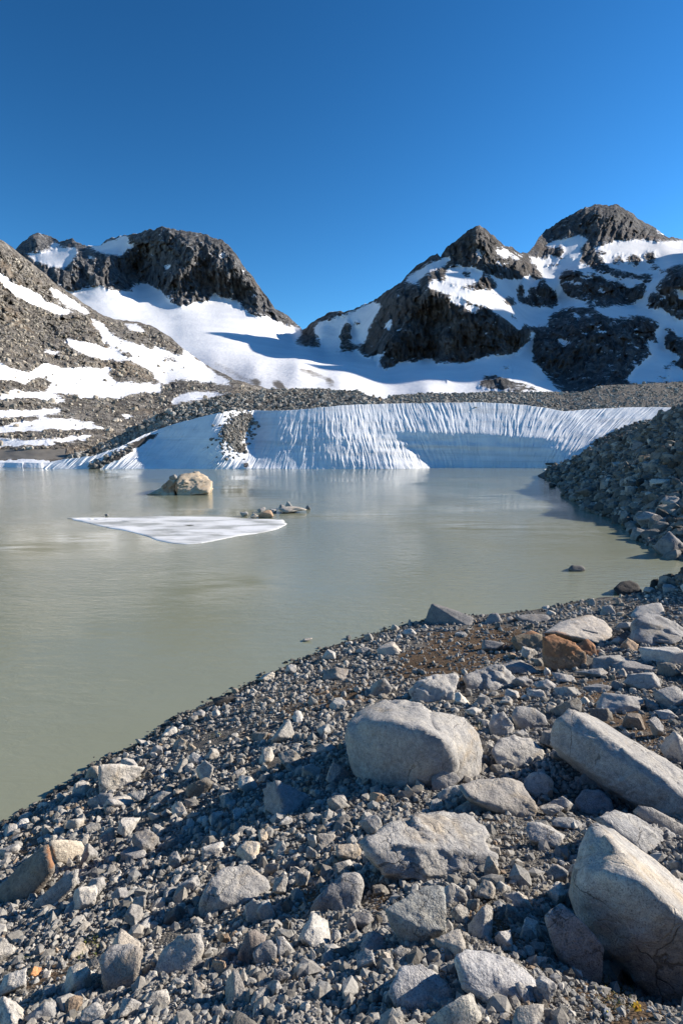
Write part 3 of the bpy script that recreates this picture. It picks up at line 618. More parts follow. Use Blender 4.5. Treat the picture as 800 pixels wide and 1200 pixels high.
placed = []          # (px, py, w, h) of everything set by hand
shortn = []          # (px, py, short name) landmarks for the labels of the smaller stones
def link_rock(name, V, Fc, tint, label, cat='boulder', rust=None, group=None, base=None):
    c = V.mean(0) if base is None else np.asarray(base)
    at = {'tint': np.tile(np.array(tint, np.float32), (len(V), 1))}
    if rust is not None: at['rust'] = rust
    o = mesh_np(name, V-c, Fc, M_ROCK, at); o.location = c
    return tag(o, label, cat, group)
def hero(label, pts, tint=GREY, Y=None, anchor=None, sub=5, p=24, rough=.02, back=.75, rust=None, cat='boulder', name='boulder', short=None, z0=None, drop=.3):
    A = [np.array(h, float) for h in (pts if isinstance(pts[0][0], (list, tuple)) else [pts])]
    allp = np.concatenate(A); x0, x1 = allp[:, 0].min(), allp[:, 0].max(); y0, y1 = allp[:, 1].min(), allp[:, 1].max()
    if Y is None:
        ax, ay = anchor or ((x0+x1)/2, y1-(y1-y0)*.2)
        ay -= 0 if anchor is None or z0 is not None else (y1-y0)*.07
        Y = ground_hit(ax, ay) if z0 is None else (z0-EYE)/ray(ax, ay)[1]
    w = max(x1-x0, y1-y0)/F*Y
    Vs, Fs, n = [], [], 0
    for hi, h in enumerate(A):
        off = np.where(h[:, 2] > .12, h[:, 2]*1.3, h[:, 2])*w
        W = P(h[:, 0], h[:, 1], Y + off); cx, cy = h[:, 0].mean(), h[:, 1].mean(); hh = h[:, 1].max()-h[:, 1].min()
        B = P(cx+(h[:, 0]-cx)*.86, cy+(h[:, 1]-cy)*.8+hh*.06, Y + off + back*w)
        lo_ = h[h[:, 1] > cy]; lof = off[h[:, 1] > cy]
        low = P(cx+(lo_[:, 0]-cx)*.92, lo_[:, 1]+hh*drop*.3, Y + lof + .12*w)
        low2 = P(cx+(lo_[:, 0]-cx)*.85, lo_[:, 1], Y + lof + back*.7*w)
        V, Fc = hull_rock(np.concatenate([W, B, low, low2]), sub, p, rough, seed=len(placed)+hi*.37)
        Vs.append(V); Fs.append(Fc+n); n += len(V)
    V = np.concatenate(Vs); Fc = np.concatenate(Fs)
    r = None
    if rust is not None:
        a, b = proj(V); r = np.zeros(len(V))
        for (cx, cy, rx, ry) in rust: r = np.maximum(r, np.clip(1.25 - ((a-cx)/rx)**2 - ((b-cy)/ry)**2, 0, 1))
    placed.append(((x0+x1)/2, (y0+y1)/2, x1-x0, y1-y0))
    if short: shortn.append(((x0+x1)/2, (y0+y1)/2, short))
    return link_rock(name, V, Fc, tint, label, cat, r)

# --- the large rocks of the near shore, drawn one by one
hero('big rounded grey boulder with notched right shoulder casting a long shadow', [
  [(405,868,.24),(407,850,.26),(445,848,.08),(490,853,-.04),(520,868,-.06),(424,831,.5),(465,821,.62),(490,824,.58),(503,838,.45),(410,902,.20),(436,929,.08),(480,930,-.04),(508,924,0),(540,898,.05),(536,872,.1)],
  [(470,842,.42),(468,900,.15),(510,835,.40),(540,841,.42),(560,858,.36),(567,882,.28),(562,913,.16),(540,918,.04),(508,906,.04),(524,872,.0),(502,846,.2)]], GREY, anchor=(480,930), sub=5, p=16, rough=.02, short='notched boulder')
hero('huge pale granite block with bright upper face at the lower right corner', [(694,963,.32),(712,967,.40),(776,1019,.44),(900,1110,.48),(668,1010,.2),(686,1022,.12),(757,1038,-.02),(800,1075,-.05),(900,1160,-.1),(665,1045,.2),(675,1078,.14),(742,1145,.05),(802,1208,.02),(900,1290,0)],
     (.44,.43,.41), Y=1.74, sub=6, p=30, rough=.016, back=.35, drop=.1, short='huge pale block')
hero('long tilted grey slab leaning over a dark hollow', [(662,828,.18),(689,837,.24),(728,866,.24),(760,890,.2),(920,975,-.2),(650,842,.14),(695,865,.06),(728,891,-.02),(757,910,-.05),(920,1015,-.5),(645,856,.15),(645,872,.15),(657,881,.12),(695,911,.05),(740,942,-.02),(920,1050,-.5)],
     GREY, anchor=(760,950), sub=6, p=36, rough=.014, back=.12, drop=.02, short='long tilted slab')
hero('grey banded rock wedged between the tilted slab and the pale block', [(700,956,.1),(720,951,.2),(741,955,.25),(762,965,.25),(840,1010,.25),(840,1060,0),(776,1023,-.02),(740,992,-.02),(712,970,0)], (.36,.365,.37), anchor=(770,1010), sub=5, p=14, rough=.04, back=.3, short='banded rock')
hero('thin grey slab edge tucked under the long tilted slab', [(737,953,.05),(750,941,.1),(763,946,.1),(840,990,.1),(840,1012,0),(775,972,0)], MIDG, Y=2.75, sub=4, p=24, back=.2)
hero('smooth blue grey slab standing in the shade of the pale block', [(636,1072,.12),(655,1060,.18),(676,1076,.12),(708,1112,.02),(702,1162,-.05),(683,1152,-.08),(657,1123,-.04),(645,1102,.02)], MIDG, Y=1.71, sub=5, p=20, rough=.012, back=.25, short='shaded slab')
hero('broad flat topped grey rock sloping towards the camera', [(420,986,.05),(449,968,.25),(495,953,.45),(523,950,.5),(552,956,.48),(568,973,.35),(579,1003,.12),(583,1036,.0),(550,1042,-.06),(523,1034,-.06),(473,1017,-.03),(446,1019,-.03),(428,1002,0)],
     GREY, anchor=(510,1034), sub=5, p=18, rough=.035, back=.1, short='broad flat rock')
hero('angular speckled rock coming to a point beside two tiny daisies', [(450,1066,.1),(480,1051,.3),(498,1039,.4),(520,1037,.42),(522,1088,.0),(504,1092,-.08),(488,1119,-.05),(475,1104,0),(457,1082,.05)], (.30,.31,.30), anchor=(488,1112), sub=5, p=34, rough=.02, back=.15, short='speckled rock')
hero('small smooth white stone right of the speckled rock', [(520,1040,.2),(530,1034,.3),(545,1045,.2),(551,1066,0),(535,1069,-.1),(521,1058,0)], LIGHT, sub=4, p=12)
hero('rounded grey boulder low in the gravel at the bottom edge', [(456,1160,.1),(468,1132,.3),(492,1130,.4),(520,1150,.25),(538,1172,.1),(535,1183,0),(505,1190,-.1),(470,1186,-.05)], (.38,.385,.40), sub=5, p=12, rough=.025, short='rounded bottom boulder')
hero('long rounded grey boulder with worn top left of the brown moss', [(530,1120,.15),(544,1112,.3),(575,1119,.4),(612,1135,.35),(634,1158,.15),(628,1176,.0),(610,1188,-.05),(574,1177,-.08),(542,1160,-.02)], (.42,.42,.425), sub=5, p=13, rough=.03, short='long rounded boulder')
hero('low pale rock face rising out of the bottom edge', [(655,1178,.2),(672,1168,.3),(700,1172,.2),(740,1200,.1),(740,1230,0),(650,1230,-.05)], WARM, Y=1.45, sub=4, p=14, rough=.03)
hero('large domed grey boulder half buried in the gravel slope', [(234,1088,.0),(236,1052,.08),(245,1032,.2),(263,1017,.4),(289,1014,.5),(315,1030,.35),(317,1042,.2),(290,1058,.0),(266,1062,-.05),(250,1076,-.03)], GREY, anchor=(262,1072), sub=5, p=14, rough=.02, back=.3, short='domed boulder')
hero('grey boulder with dark left flank next to the broad flat rock', [(361,1075,.05),(369,1054,.1),(390,1034,.25),(405,1022,.35),(421,1022,.35),(428,1036,.2),(420,1064,.0),(400,1080,-.05)], MIDG, sub=4, p=20, rough=.025, short='dark flanked boulder')
hero('wedge of brown and grey rock with orange edge, shaded left side, on the waterside slope', [(0,1050,.1),(28,1010,.15),(56,987,.2),(59,1000,.02),(64,1016,.0),(55,1030,-.03),(30,1060,-.1),(0,1083,-.1),(-30,1100,-.1),(-30,1070,.1)], (.25,.22,.19), anchor=(40,1055), sub=5, p=30, rough=.015, rust=[(60,1003,6,20)], back=.3, short='orange edged wedge')
hero('pale cream slab with orange rim catching the sun on the left slope', [(56,985,-.05),(75,984,.2),(96,986,.48),(99,995,.42),(93,1013,.26),(84,1014,.18),(66,1009,.0),(60,1000,-.06)], (.56,.51,.43), anchor=(80,1014), sub=4, p=30, rough=.015, rust=[(60,1002,6,14)], back=.3)
hero('flat grey slab lying against the orange edged wedge', [(37,1060,.0),(60,1040,.1),(85,1022,.2),(94,1014,.2),(90,1036,.05),(60,1062,-.05),(42,1068,-.05)], GREY, sub=4, p=26, back=.15)
hero('pale triangular block standing on the shoreline', [(115,896,.0),(142,895,.3),(170,900,.46),(155,918,.26),(132,936,.06),(116,932,-.04)], (.52,.50,.46), anchor=(130,934), sub=5, p=34, rough=.018, back=.4, drop=.1, short='pale shoreline block')
hero('dark wet rock in the water behind the pale shoreline block', [(98,915,.1),(105,898,.2),(116,897,.2),(118,915,0),(104,918,0)], WARM, sub=3, p=18)
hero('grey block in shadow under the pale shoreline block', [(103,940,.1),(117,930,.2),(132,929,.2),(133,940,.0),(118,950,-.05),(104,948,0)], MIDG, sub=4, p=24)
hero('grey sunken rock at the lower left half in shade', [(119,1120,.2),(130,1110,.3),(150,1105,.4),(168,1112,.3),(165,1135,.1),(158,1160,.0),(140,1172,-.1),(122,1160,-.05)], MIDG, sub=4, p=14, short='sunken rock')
hero('rounded grey boulder at the lower left lit along its top', [(180,1140,.05),(188,1115,.2),(208,1097,.35),(235,1094,.35),(240,1110,.2),(225,1140,.0),(200,1160,-.05)], GREY, sub=4, p=12, short='lit topped boulder')
hero('dark jagged speckled stone resting below the lit topped boulder', [(208,1130,.1),(218,1113,.3),(228,1113,.3),(244,1133,.1),(236,1150,-.05),(215,1149,-.05)], DARK, sub=4, p=28, rough=.04)
hero('pointed cream slab at the bottom edge with shadowed left face', [(185,1205,.2),(215,1178,.3),(245,1155,.45),(254,1160,.4),(250,1185,.1),(230,1210,-.1)], WARM, Y=2.0, sub=4, p=34, short='pointed cream slab')
hero('pale yellowish flat stone on the bottom edge', [(228,1195,.3),(250,1180,.4),(268,1178,.4),(270,1200,.1),(230,1215,0)], (.5,.47,.38), Y=1.9, sub=4, p=20)
hero('brown grey upright stone leaning in the middle of the slope', [(278,1120,.1),(288,1095,.2),(298,1089,.3),(312,1097,.3),(308,1118,.1),(292,1140,-.05)], (.27,.24,.22), sub=4, p=26)
hero('blue grey squarish stone beside the brown leaning stone', [(296,1118,.1),(305,1105,.25),(318,1101,.3),(326,1112,.2),(322,1133,.0),(304,1140,-.05)], MIDG, sub=4, p=20)
hero('pale angular stone leaning on its neighbour in the gravel', [(323,1098,.3),(332,1097,.3),(343,1112,.15),(341,1130,0),(333,1133,-.05),(325,1118,0)], LIGHT, sub=4, p=26)
hero('tall pale pebble shaped stone below the domed boulder', [(287,1062,.2),(296,1053,.3),(308,1058,.25),(312,1072,.1),(300,1086,-.05),(289,1080,0)], LIGHT, sub=4, p=14)
hero('dark grey stone with light top in front of the notched boulder', [(505,912,.2),(513,902,.35),(533,905,.35),(540,913,.25),(530,922,.1),(521,932,0),(506,928,0)], MIDG, sub=4, p=22)
hero('pale stone set against the base of the notched boulder', [(512,930,.2),(527,921,.3),(541,920,.3),(545,935,.1),(538,944,0),(516,942,0)], LIGHT, sub=4, p=16)
hero('flat topped brown grey block right of the notched boulder', [(537,922,.15),(556,913,.35),(600,914,.4),(612,920,.35),(628,945,.1),(628,956,.0),(602,962,-.05),(566,940,-.03),(546,935,0)], (.38,.36,.33), anchor=(595,958), sub=5, p=30, rough=.02, short='flat topped block')
hero('low triangular rock between the notched boulder and broad flat rock', [(530,950,.1),(556,933,.25),(575,938,.25),(590,948,.1),(580,955,0),(540,957,-.05)], (.36,.34,.31), sub=4, p=28)
hero('bright rounded boulder shaded on its right by the long slab', [(575,880,.1),(583,867,.3),(603,862,.4),(625,868,.35),(640,885,.2),(644,903,.05),(625,906,0),(600,902,-.05),(582,895,0)], LIGHT, sub=5, p=12, rough=.02, short='bright rounded boulder')
hero('round stone with pink spot in front of the bright rounded boulder', [(613,915,.2),(622,905,.3),(637,904,.3),(649,917,.15),(648,933,0),(634,937,-.05),(617,929,0)], LIGHT, sub=4, p=10, rust=[(647,931,7,6)])
hero('upright pale stone left of the bright rounded boulder', [(572,850,.1),(577,837,.3),(590,834,.3),(602,852,.15),(598,865,0),(576,866,0)], LIGHT, sub=4, p=22)
hero('oval grey boulder behind the bright rounded boulder', [(599,838,.1),(604,828,.3),(622,828,.3),(638,838,.2),(642,850,.1),(628,859,0),(605,853,0)], GREY, sub=4, p=11, rough=.02)
hero('grey rounded rock under the overhang of the tilted slab', [(672,940,.15),(682,926,.3),(702,925,.3),(716,938,.15),(720,954,0),(700,958,-.05),(680,952,0)], (.34,.345,.36), sub=4, p=13)
hero('shaded grey stone deep in the hollow under the tilted slab', [(672,918,.1),(684,906,.2),(700,908,.2),(708,922,0),(700,930,0),(676,926,0)], MIDG, sub=4, p=14)
hero('pale cracked rock with sunlit top above the notched boulder', [(480,810,.05),(487,798,.1),(507,791,.3),(533,789,.4),(537,793,.35),(534,812,.1),(528,828,.0),(505,830,-.05),(487,826,-.02)], LIGHT, sub=5, p=26, rough=.03, short='pale cracked rock')
hero('wide grey boulder with ragged crest on the mid slope', [(541,793,.1),(560,785,.3),(578,780,.4),(598,787,.35),(607,798,.2),(604,812,.0),(575,816,-.05),(545,806,0)], GREY, sub=5, p=15, rough=.04, short='ragged crested boulder')
hero('dark triangular wedge of rock at the water edge with pale upper rim', [(494,736,.40),(505,708,.46),(508,707,.52),(530,714,.42),(557,725,.22),(550,735,.0),(520,739,.16),(497,741,.34)], (.22,.22,.22), anchor=(520,737), sub=5, p=40, rough=.008, back=.35, short='dark waterside wedge')
hero('small grey pointed rock on the shore right of the dark wedge', [(566,732,.1),(574,719,.3),(583,718,.3),(589,729,.1),(580,735,0),(568,735,0)], MIDG, sub=4, p=22)
hero('flat dark rock on the waterline right of the small pointed rock', [(603,723,.1),(612,720,.3),(640,720,.3),(645,726,.2),(644,733,0),(610,731,0)], DARK, sub=4, p=22)
hero('broad rust stained slab with flat white top lying over the orange rock', [(636,742,.1),(652,731,.3),(690,719,.5),(706,726,.45),(717,738,.3),(716,748,.1),(704,754,.0),(680,748,-.03),(650,742,-.03)], (.50,.47,.43), anchor=(690,758), sub=5, p=30, rough=.02, back=.15, rust=[(650,750,22,12)], short='white topped slab')
hero('orange brown split rock facing the camera', [(635,746,.15),(648,743,.25),(668,752,.2),(687,765,.12),(686,777,.02),(675,792,.0),(650,784,-.05),(636,778,0)], (.34,.24,.16), anchor=(662,788), sub=5, p=28, rough=.025, rust=[(655,756,34,17)], back=.2, short='orange brown rock')
hero('dark brown rock in shade left of the orange brown rock', [(598,748,.1),(622,739,.3),(636,744,.2),(636,765,.05),(618,768,0),(602,757,0)], (.28,.24,.18), sub=4, p=26, rough=.02, rust=[(620,740,22,4)])
hero('small rusty rock tucked under the white topped slab', [(676,755,.2),(688,748,.3),(697,757,.2),(700,770,0),(685,775,0),(677,765,0)], (.3,.2,.15), sub=4, p=22, rust=[(687,760,12,14)])
hero('large grey folded rock with sharp vertical edge near the right edge', [(738,745,.1),(750,722,.2),(760,718,.3),(781,726,.35),(803,738,.35),(830,760,.3),(830,775,0),(780,762,-.03),(755,756,-.05),(742,750,0)], (.33,.335,.34), anchor=(765,760), sub=5, p=28, rough=.04, short='folded rock')
hero('pale flat block on the shoreline rubble above the folded rock', [(738,722,.05),(746,710,.3),(774,706,.4),(779,722,.1),(772,728,0),(745,728,0)], LIGHT, sub=4, p=26)
hero('squarish pale rock on the shore right of the white topped slab', [(702,722,.1),(706,710,.3),(716,709,.3),(722,720,.1),(716,725,0),(704,725,0)], GREY, sub=4, p=20)
hero('black wet boulder sticking out of the shallow water near the right shore', [(718,690,.1),(726,683,.3),(736,680,.35),(746,684,.3),(752,693,.1),(744,700,0),(724,697,0)], BLK, anchor=(735,698), z0=0, sub=4, p=16, short='black wet boulder')
hero('low black rock ledge in the shallows left of the black boulder', [(693,704,.1),(702,700,.2),(720,699,.2),(722,704,.1),(712,706,0),(696,706,0)], BLK, anchor=(708,706), z0=0, sub=3, p=18)
hero('dark flat islet stone out in the lake with a small white stone on it', [(665,667,.1),(669,662,.2),(683,663,.2),(686,668,.1),(680,670,0),(668,669,0)], (.16,.16,.16), anchor=(676,670), z0=0, sub=3, p=20)
hero('large ochre and cream rock islet in the middle of the lake', [[(207,570,.0),(209,560,.1),(216,555,.2),(230,554,.3),(240,557,.3),(248,565,.15),(249,571,.1),(246,577,.0),(225,580,-.05),(209,581,-.03)],
  [(186,583,.0),(190,571,.12),(197,563,.15),(204,558,.18),(208,562,.1),(205,581,-.02),(196,584,-.05)],[(167,584,.0),(168,582.5,.02),(180,577,.06),(190,571,.1),(198,573,.05),(196,584,-.04),(180,586,-.02)]],
     (.50,.42,.32), anchor=(215,580), z0=0, sub=5, p=18, rough=.035, rust=[(197,570,8,9),(180,582,12,4),(206,572,3,9)], short='ochre islet')
for i, (x, y, w, h, c, lb) in enumerate([(286,603,11,5,GREY,'small grey stone at the left end of the stone row by the ice floe'),(298,605,9,6,WARM,'tan stone second from the left in the stone row by the ice floe'),(311,603,20,8,(.42,.3,.2),'brown flat stone in the middle of the row by the ice floe'),(306,598,10,6,MIDG,'dark stone behind the brown flat one by the ice floe'),
      (320,599,8,5,GREY,'little grey stone right behind the brown flat one'),(330,594,7,5,MIDG,'small dark stone left of the round grey one in the lake row'),(338,593,11,9,GREY,'round grey stone standing highest in the row by the ice floe'),(343,598,34,6,WARM,'long low tan stone towards the right end of the lake row'),(361,595,6,5,DARK,'last dark pebble at the right tip of the lake row'),(125,604,5,2.5,DARK,'tiny dark stone on the left part of the ice floe'),(203,559,9,5,DARK,'dark stone perched on the left shoulder of the ochre islet')]):
    Y = EYE/-ray(x, 580.0 if i == 10 else y+h*.4)[1]; s = np.array([w/F*Y/2, w/F*Y/2*.8, h/F*Y/2*1.25]); V, Fc = rock_shape(rng, 3, 14, .05)
    z = {9: .06}.get(i, .0); ctr = P(x, y, Y); ctr[2] = max(ctr[2], z)
    link_rock('stone', V*s+ctr, Fc, c, lb, 'stone')

# --- middle sized rocks: centre, width, height in the photo, tint, label, short
MIDS = [(393,791,31,18,(.33,.31,.29),'square grey stone with rusty left end on the shore gravel',1),(386,769,17,13,LIGHT,'white stone on the waterline farthest left of the dark wedge',0),(341,785,14,10,LIGHT,'white stone at the water edge halfway down the shore',0),(262,823,32,13,BLK,'black wet rock lying along the shoreline',0),(233,838,14,10,GREY,'grey stone just above the shoreline behind the black wet rock',0),(298,811,10,9,LIGHT,'small white stone on the waterline beside the black wet rock',0),
 (445,805,30,24,GREY,'grey rough stone up slope from the notched boulder',1),(577,757,26,13,DARK,'dark split stone on the brown moss patch',1),(530,812,16,14,MIDG,'dark ribbed stone under the pale cracked rock',0),(456,762,30,14,WARM,'tan flat stones slab near the shoreline rubble',0),(540,743,16,6,LIGHT,'thin pale stone on the gravel below the dark wedge',0),
 (620,766,20,14,LIGHT,'pale pointed stone below the dark brown rock',0),(606,784,44,12,MIDG,'dark layered slab left of the orange brown rock',1),(660,796,26,12,GREY,'grey stone right at the foot of the orange brown rock',0),(695,790,36,12,GREY,'flat slab below the small rusty rock',0),(775,750,50,14,DARK,'dark slab in the shade of the folded rock',0),
 (755,801,48,24,GREY,'egg shaped grey boulder near the right edge',1),(715,777,52,16,GREY,'long low slab below the white topped slab',1),(780,770,60,22,LIGHT,'bright flat slab running out at the right edge',1),(745,783,60,12,MIDG,'grey plank like slab above the egg shaped boulder',0),(790,820,50,26,GREY,'large grey slab cut by the right edge',1),(722,826,66,24,GREY,'flat sloping slab just above the long tilted slab',1),(700,808,34,12,MIDG,'flat grey slab left of the egg shaped boulder',0),(668,812,36,16,GREY,'grey layered stone above the top of the long tilted slab',0),
 (795,877,40,40,LIGHT,'big pale boulder cut by the right edge above the tilted slab',1),(766,855,26,26,GREY,'rounded grey stone left of the big pale edge boulder',0),(742,848,30,20,(.30,.26,.22),'brownish ridge stone above the sunlit part of the tilted slab',0),(781,839,24,10,LIGHT,'thin pale flat stone in the gravel at the right',0),(640,805,30,16,GREY,'grey stone among the rubble below the orange brown rock',0),(612,800,26,14,MIDG,'grey stone right of the ragged crested boulder',0),
 (628,815,22,12,LIGHT,'small pale slab above the oval grey boulder',0),(565,822,24,14,GREY,'grey oval stone below the ragged crested boulder',0),(555,835,20,10,LIGHT,'pale flat stone between notched boulder and upright pale stone',0),(610,862,20,12,GREY,'grey stone behind the bright rounded boulder',0),(645,868,26,26,(.30,.27,.24),'brown stone left under the head of the tilted slab',0),(600,815,18,10,LIGHT,'little white stone below the ragged crested boulder',0),
 (660,945,36,18,GREY,'grey stone with pale ridge left of the overhang',0),(645,950,30,14,LIGHT,'light oval stone below the round pink spotted stone',1),(640,985,50,30,GREY,'dome of grey stone rising from the gravel left of the pale block',1),(600,945,24,14,GREY,'grey stone leaning on the flat topped block',0),(665,968,40,12,GREY,'pale low stone between the gravel patch and banded rock',0),(580,1000,14,14,LIGHT,'white stone right of the broad flat rock',0),
 (606,1058,34,24,LIGHT,'pinkish white rounded stone on the brown moss',1),(590,1045,22,18,GREY,'grey stone just above the pinkish white one',0),(592,1105,24,22,LIGHT,'pale blocky stone behind the long rounded boulder',0),(625,1080,16,12,MIDG,'shaded stone beside the pinkish white one',0),(652,1025,28,22,MIDG,'dark flat stones at the foot of the pale block',0),(655,1042,26,14,GREY,'grey stone just above the shaded slab',0),(612,1165,22,20,LIGHT,'small round stone touching the right end of the long rounded boulder',0),(640,1162,26,26,GREY,'grey stone at the lower end of the brown moss',0),
 (435,968,30,22,GREY,'grey rounded stone up against the broad flat rock',0),(408,1000,32,20,WARM,'tan grey angular stone left of the broad flat rock',1),(405,1015,30,14,LIGHT,'pale wedge stone beneath the tan grey angular stone',0),(412,985,14,10,GREY,'little stone above the tan grey angular stone',0),(436,1110,30,24,GREY,'round grey stone left of the speckled rock',0),(425,1080,26,20,MIDG,'grey stone behind the round grey one left of the speckled rock',0),(470,1095,20,20,MIDG,'shaded stone beneath the point of the speckled rock',0),(505,1145,24,8,LIGHT,'thin pale stone under the daisies',0),
 (430,1130,24,22,GREY,'grey stone near the bottom left of the rounded bottom boulder',0),(333,940,60,40,(.30,.31,.32),'rounded rock lying inside the long shadow of the notched boulder',1),(382,880,26,16,GREY,'small grey rock left of the notched boulder top',0),(365,905,24,20,GREY,'pale rock with shadowed base left of the notched boulder',0),(395,908,30,26,GREY,'grey rock touching the left foot of the notched boulder',0),(290,922,24,20,LIGHT,'white pointed stone above the shadow band',0),(335,965,16,14,LIGHT,'small pale stone on the edge of the shadow band',0),(366,985,12,16,LIGHT,'upright white chip in the shadow band',0),(395,1040,14,16,LIGHT,'white upright chip near the dark flanked boulder',0),
 (240,905,28,22,LIGHT,'white blocky stone in the rubble of the left slope',0),(230,890,20,14,LIGHT,'pale stone behind the white blocky one on the left slope',0),(190,935,30,14,GREY,'flat grey stone on the left slope',0),(170,990,34,26,MIDG,'grey rock in half shade above the shadow band',1),(150,970,24,22,LIGHT,'angular pale stone left of the half shaded rock',0),(158,1002,34,12,MIDG,'low grey stone under the half shaded rock',0),(88,965,22,22,LIGHT,'pale round stone behind the cream slab',0),(140,940,40,18,LIGHT,'long white stone under the pale shoreline block',0),(160,935,22,14,GREY,'grey stone right of the pale shoreline block',0),(150,898,22,20,LIGHT,'small pale cube stone up shore of the shoreline block',0),
 (185,880,16,12,GREY,'grey stone on the shoreline rubble right of the pale block',0),(165,870,14,10,GREY,'grey shoreline stone farthest up from the pale block',0),(50,945,18,9,LIGHT,'pale stone at the water on the lower shore',0),(32,957,18,9,GREY,'grey stone in the shallow water at the lower shore',0),(10,975,22,16,LIGHT,'round pale stone at the left edge by the water',0),(12,997,26,16,LIGHT,'bright chip of stone at the left edge',0),(100,1052,30,26,LIGHT,'pale squarish stone below the cream slab',1),(80,1035,26,20,GREY,'grey stone resting on the flat grey slab',0),(112,1040,24,20,GREY,'grey stone right of the pale squarish stone',0),(105,1000,20,26,GREY,'grey upright stone right of the cream slab',0),
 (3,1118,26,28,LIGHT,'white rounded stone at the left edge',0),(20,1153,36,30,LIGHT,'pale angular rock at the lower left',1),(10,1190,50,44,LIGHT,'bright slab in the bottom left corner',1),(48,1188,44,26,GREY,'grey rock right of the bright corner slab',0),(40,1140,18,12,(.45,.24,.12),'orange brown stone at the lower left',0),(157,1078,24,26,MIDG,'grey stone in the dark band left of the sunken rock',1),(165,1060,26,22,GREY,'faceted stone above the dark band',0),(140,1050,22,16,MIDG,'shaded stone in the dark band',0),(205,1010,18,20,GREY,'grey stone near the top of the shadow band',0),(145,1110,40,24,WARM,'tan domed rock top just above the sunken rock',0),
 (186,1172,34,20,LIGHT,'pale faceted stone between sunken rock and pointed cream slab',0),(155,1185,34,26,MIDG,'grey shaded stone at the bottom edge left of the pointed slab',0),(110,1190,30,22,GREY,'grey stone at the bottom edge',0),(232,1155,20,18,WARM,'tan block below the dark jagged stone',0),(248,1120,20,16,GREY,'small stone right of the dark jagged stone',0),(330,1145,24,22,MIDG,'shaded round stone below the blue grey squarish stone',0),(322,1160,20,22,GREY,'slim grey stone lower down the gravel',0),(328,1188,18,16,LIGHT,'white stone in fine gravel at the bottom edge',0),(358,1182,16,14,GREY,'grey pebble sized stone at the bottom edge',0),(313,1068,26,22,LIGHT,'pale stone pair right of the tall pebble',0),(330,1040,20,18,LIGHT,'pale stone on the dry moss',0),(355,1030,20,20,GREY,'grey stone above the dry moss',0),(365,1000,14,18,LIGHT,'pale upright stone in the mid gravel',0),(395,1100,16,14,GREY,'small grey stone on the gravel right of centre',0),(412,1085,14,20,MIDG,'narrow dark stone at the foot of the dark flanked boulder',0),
 (670,735,14,8,GREY,'small stone at the left end of the white topped slab',0),(726,752,16,10,GREY,'small stone right of the white topped slab',0),(760,692,14,8,GREY,'grey stone on the spit of shore at the right',0),(785,690,20,8,GREY,'flat stone at the right end of the shore',0),(733,735,26,12,GREY,'grey stone between white topped slab and folded rock',0),(480,742,16,9,LIGHT,'pale stone on shore rubble left of the dark wedge',0),(427,762,22,9,GREY,'flat grey shoreline stone',0),(360,750,12,4,WARM,'small tan stone awash offshore',0),(408,747,6,5,DARK,'tiny dark stone awash offshore',0),
 (790,646,26,12,DARK,'dark boulder at the right edge of the water',0)]
for (x, y, w, h, c, lb, s) in MIDS:
    ay = y + h*.38; Y = ground_hit(x, ay)
    zw = EYE + ray(x, ay)[1]*Y
    if zw < 0: Y = EYE/-ray(x, ay)[1]
    r = np.random.default_rng(int(x*31+y)); V, Fc = rock_shape(r, 4, r.choice([12, 18, 28]), .05, 10)
    sw = w/F*Y/2; sh = h/F*Y/2
    sz = np.array([sw*1.04, (sw+sh)*.5, sh*1.12])
    if min(w, h)/max(w, h) < .75:
        th = 0
    else:
        th = r.uniform(-.5, .5)
    ct, st = math.cos(th), math.sin(th); V = V*sz; V = np.stack([V[:, 0]*ct-V[:, 2]*st, V[:, 1], V[:, 0]*st+V[:, 2]*ct], -1)
    ctr = P(x, y, Y+sz[1]*.5)
    link_rock('stone', V+ctr, Fc, tuple(np.array(c)*r.uniform(.88, 1.1)), lb, 'stone')
    placed.append((x, y, w, h))
    if s: shortn.append((x, y, ' '.join(lb.split()[:4]) if False else lb.split(' with ')[0].split(' of ')[0].split(' on ')[0].split(' near ')[0].split(' left ')[0].split(' right ')[0].split(' just ')[0].split(' cut ')[0].split(' at ')[0].split(' above ')[0].split(' below ')[0].split(' in ')[0].split(' lying ')[0].split(' rising ')[0].split(' running ')[0]))

# --- right bank boulders
BANKS = [(762,610,36,18,(.30,.30,.31),'large rounded dark boulder on the waterline of the right bank'),(775,568,26,12,LIGHT,'pale block lying high on the dark right bank'),(748,575,16,8,GREY,'pale low stone left of the pale block on the right bank'),(748,524,18,12,(.22,.22,.23),'dark upright rock near the crest of the right bank'),(785,640,34,30,(.24,.24,.25),'dark bluff of rock above the right waterline'),(704,593,10,4,WARM,'tan stone in the water off the right bank'),(648,569,11,5,BLK,'black rock in the water off the tip of the right bank'),(679,560,18,7,GREY,'pale stone at the far waterline of the right bank'),(690,577,34,12,(.2,.19,.18),'dark long rock along the waterline of the right bank'),(735,597,20,8,MIDG,'grey rock on the shore behind the rounded dark boulder'),(770,500,20,6,DARK,'dark flat rock under the crest of the right bank'),(725,545,16,7,GREY,'grey stone halfway up the far part of the right bank'),(760,545,18,8,MIDG,'grey rock in the middle of the right bank'),(790,590,30,14,MIDG,'grey flat rock above the rounded dark boulder'),(652,544,30,4,(.1,.1,.1),'thin dark stone shelf at the foot of the snow bank')]
for (x, y, w, h, c, lb) in BANKS:
    ay = y + h*.4; Y = min(ground_hit(x, ay), EYE/-ray(x, ay)[1] if ay > HOR+2 else 999); r = np.random.default_rng(int(x*7+y)); V, Fc = rock_shape(r, 4, 18, .06, 12)
    sz = np.array([w, (w+h)*.5, h*1.15])/F*Y/2
    link_rock('boulder', V*sz + P(x, y, Y+sz[1]*.4), Fc, c, lb, 'boulder'); placed.append((x, y, w, h))

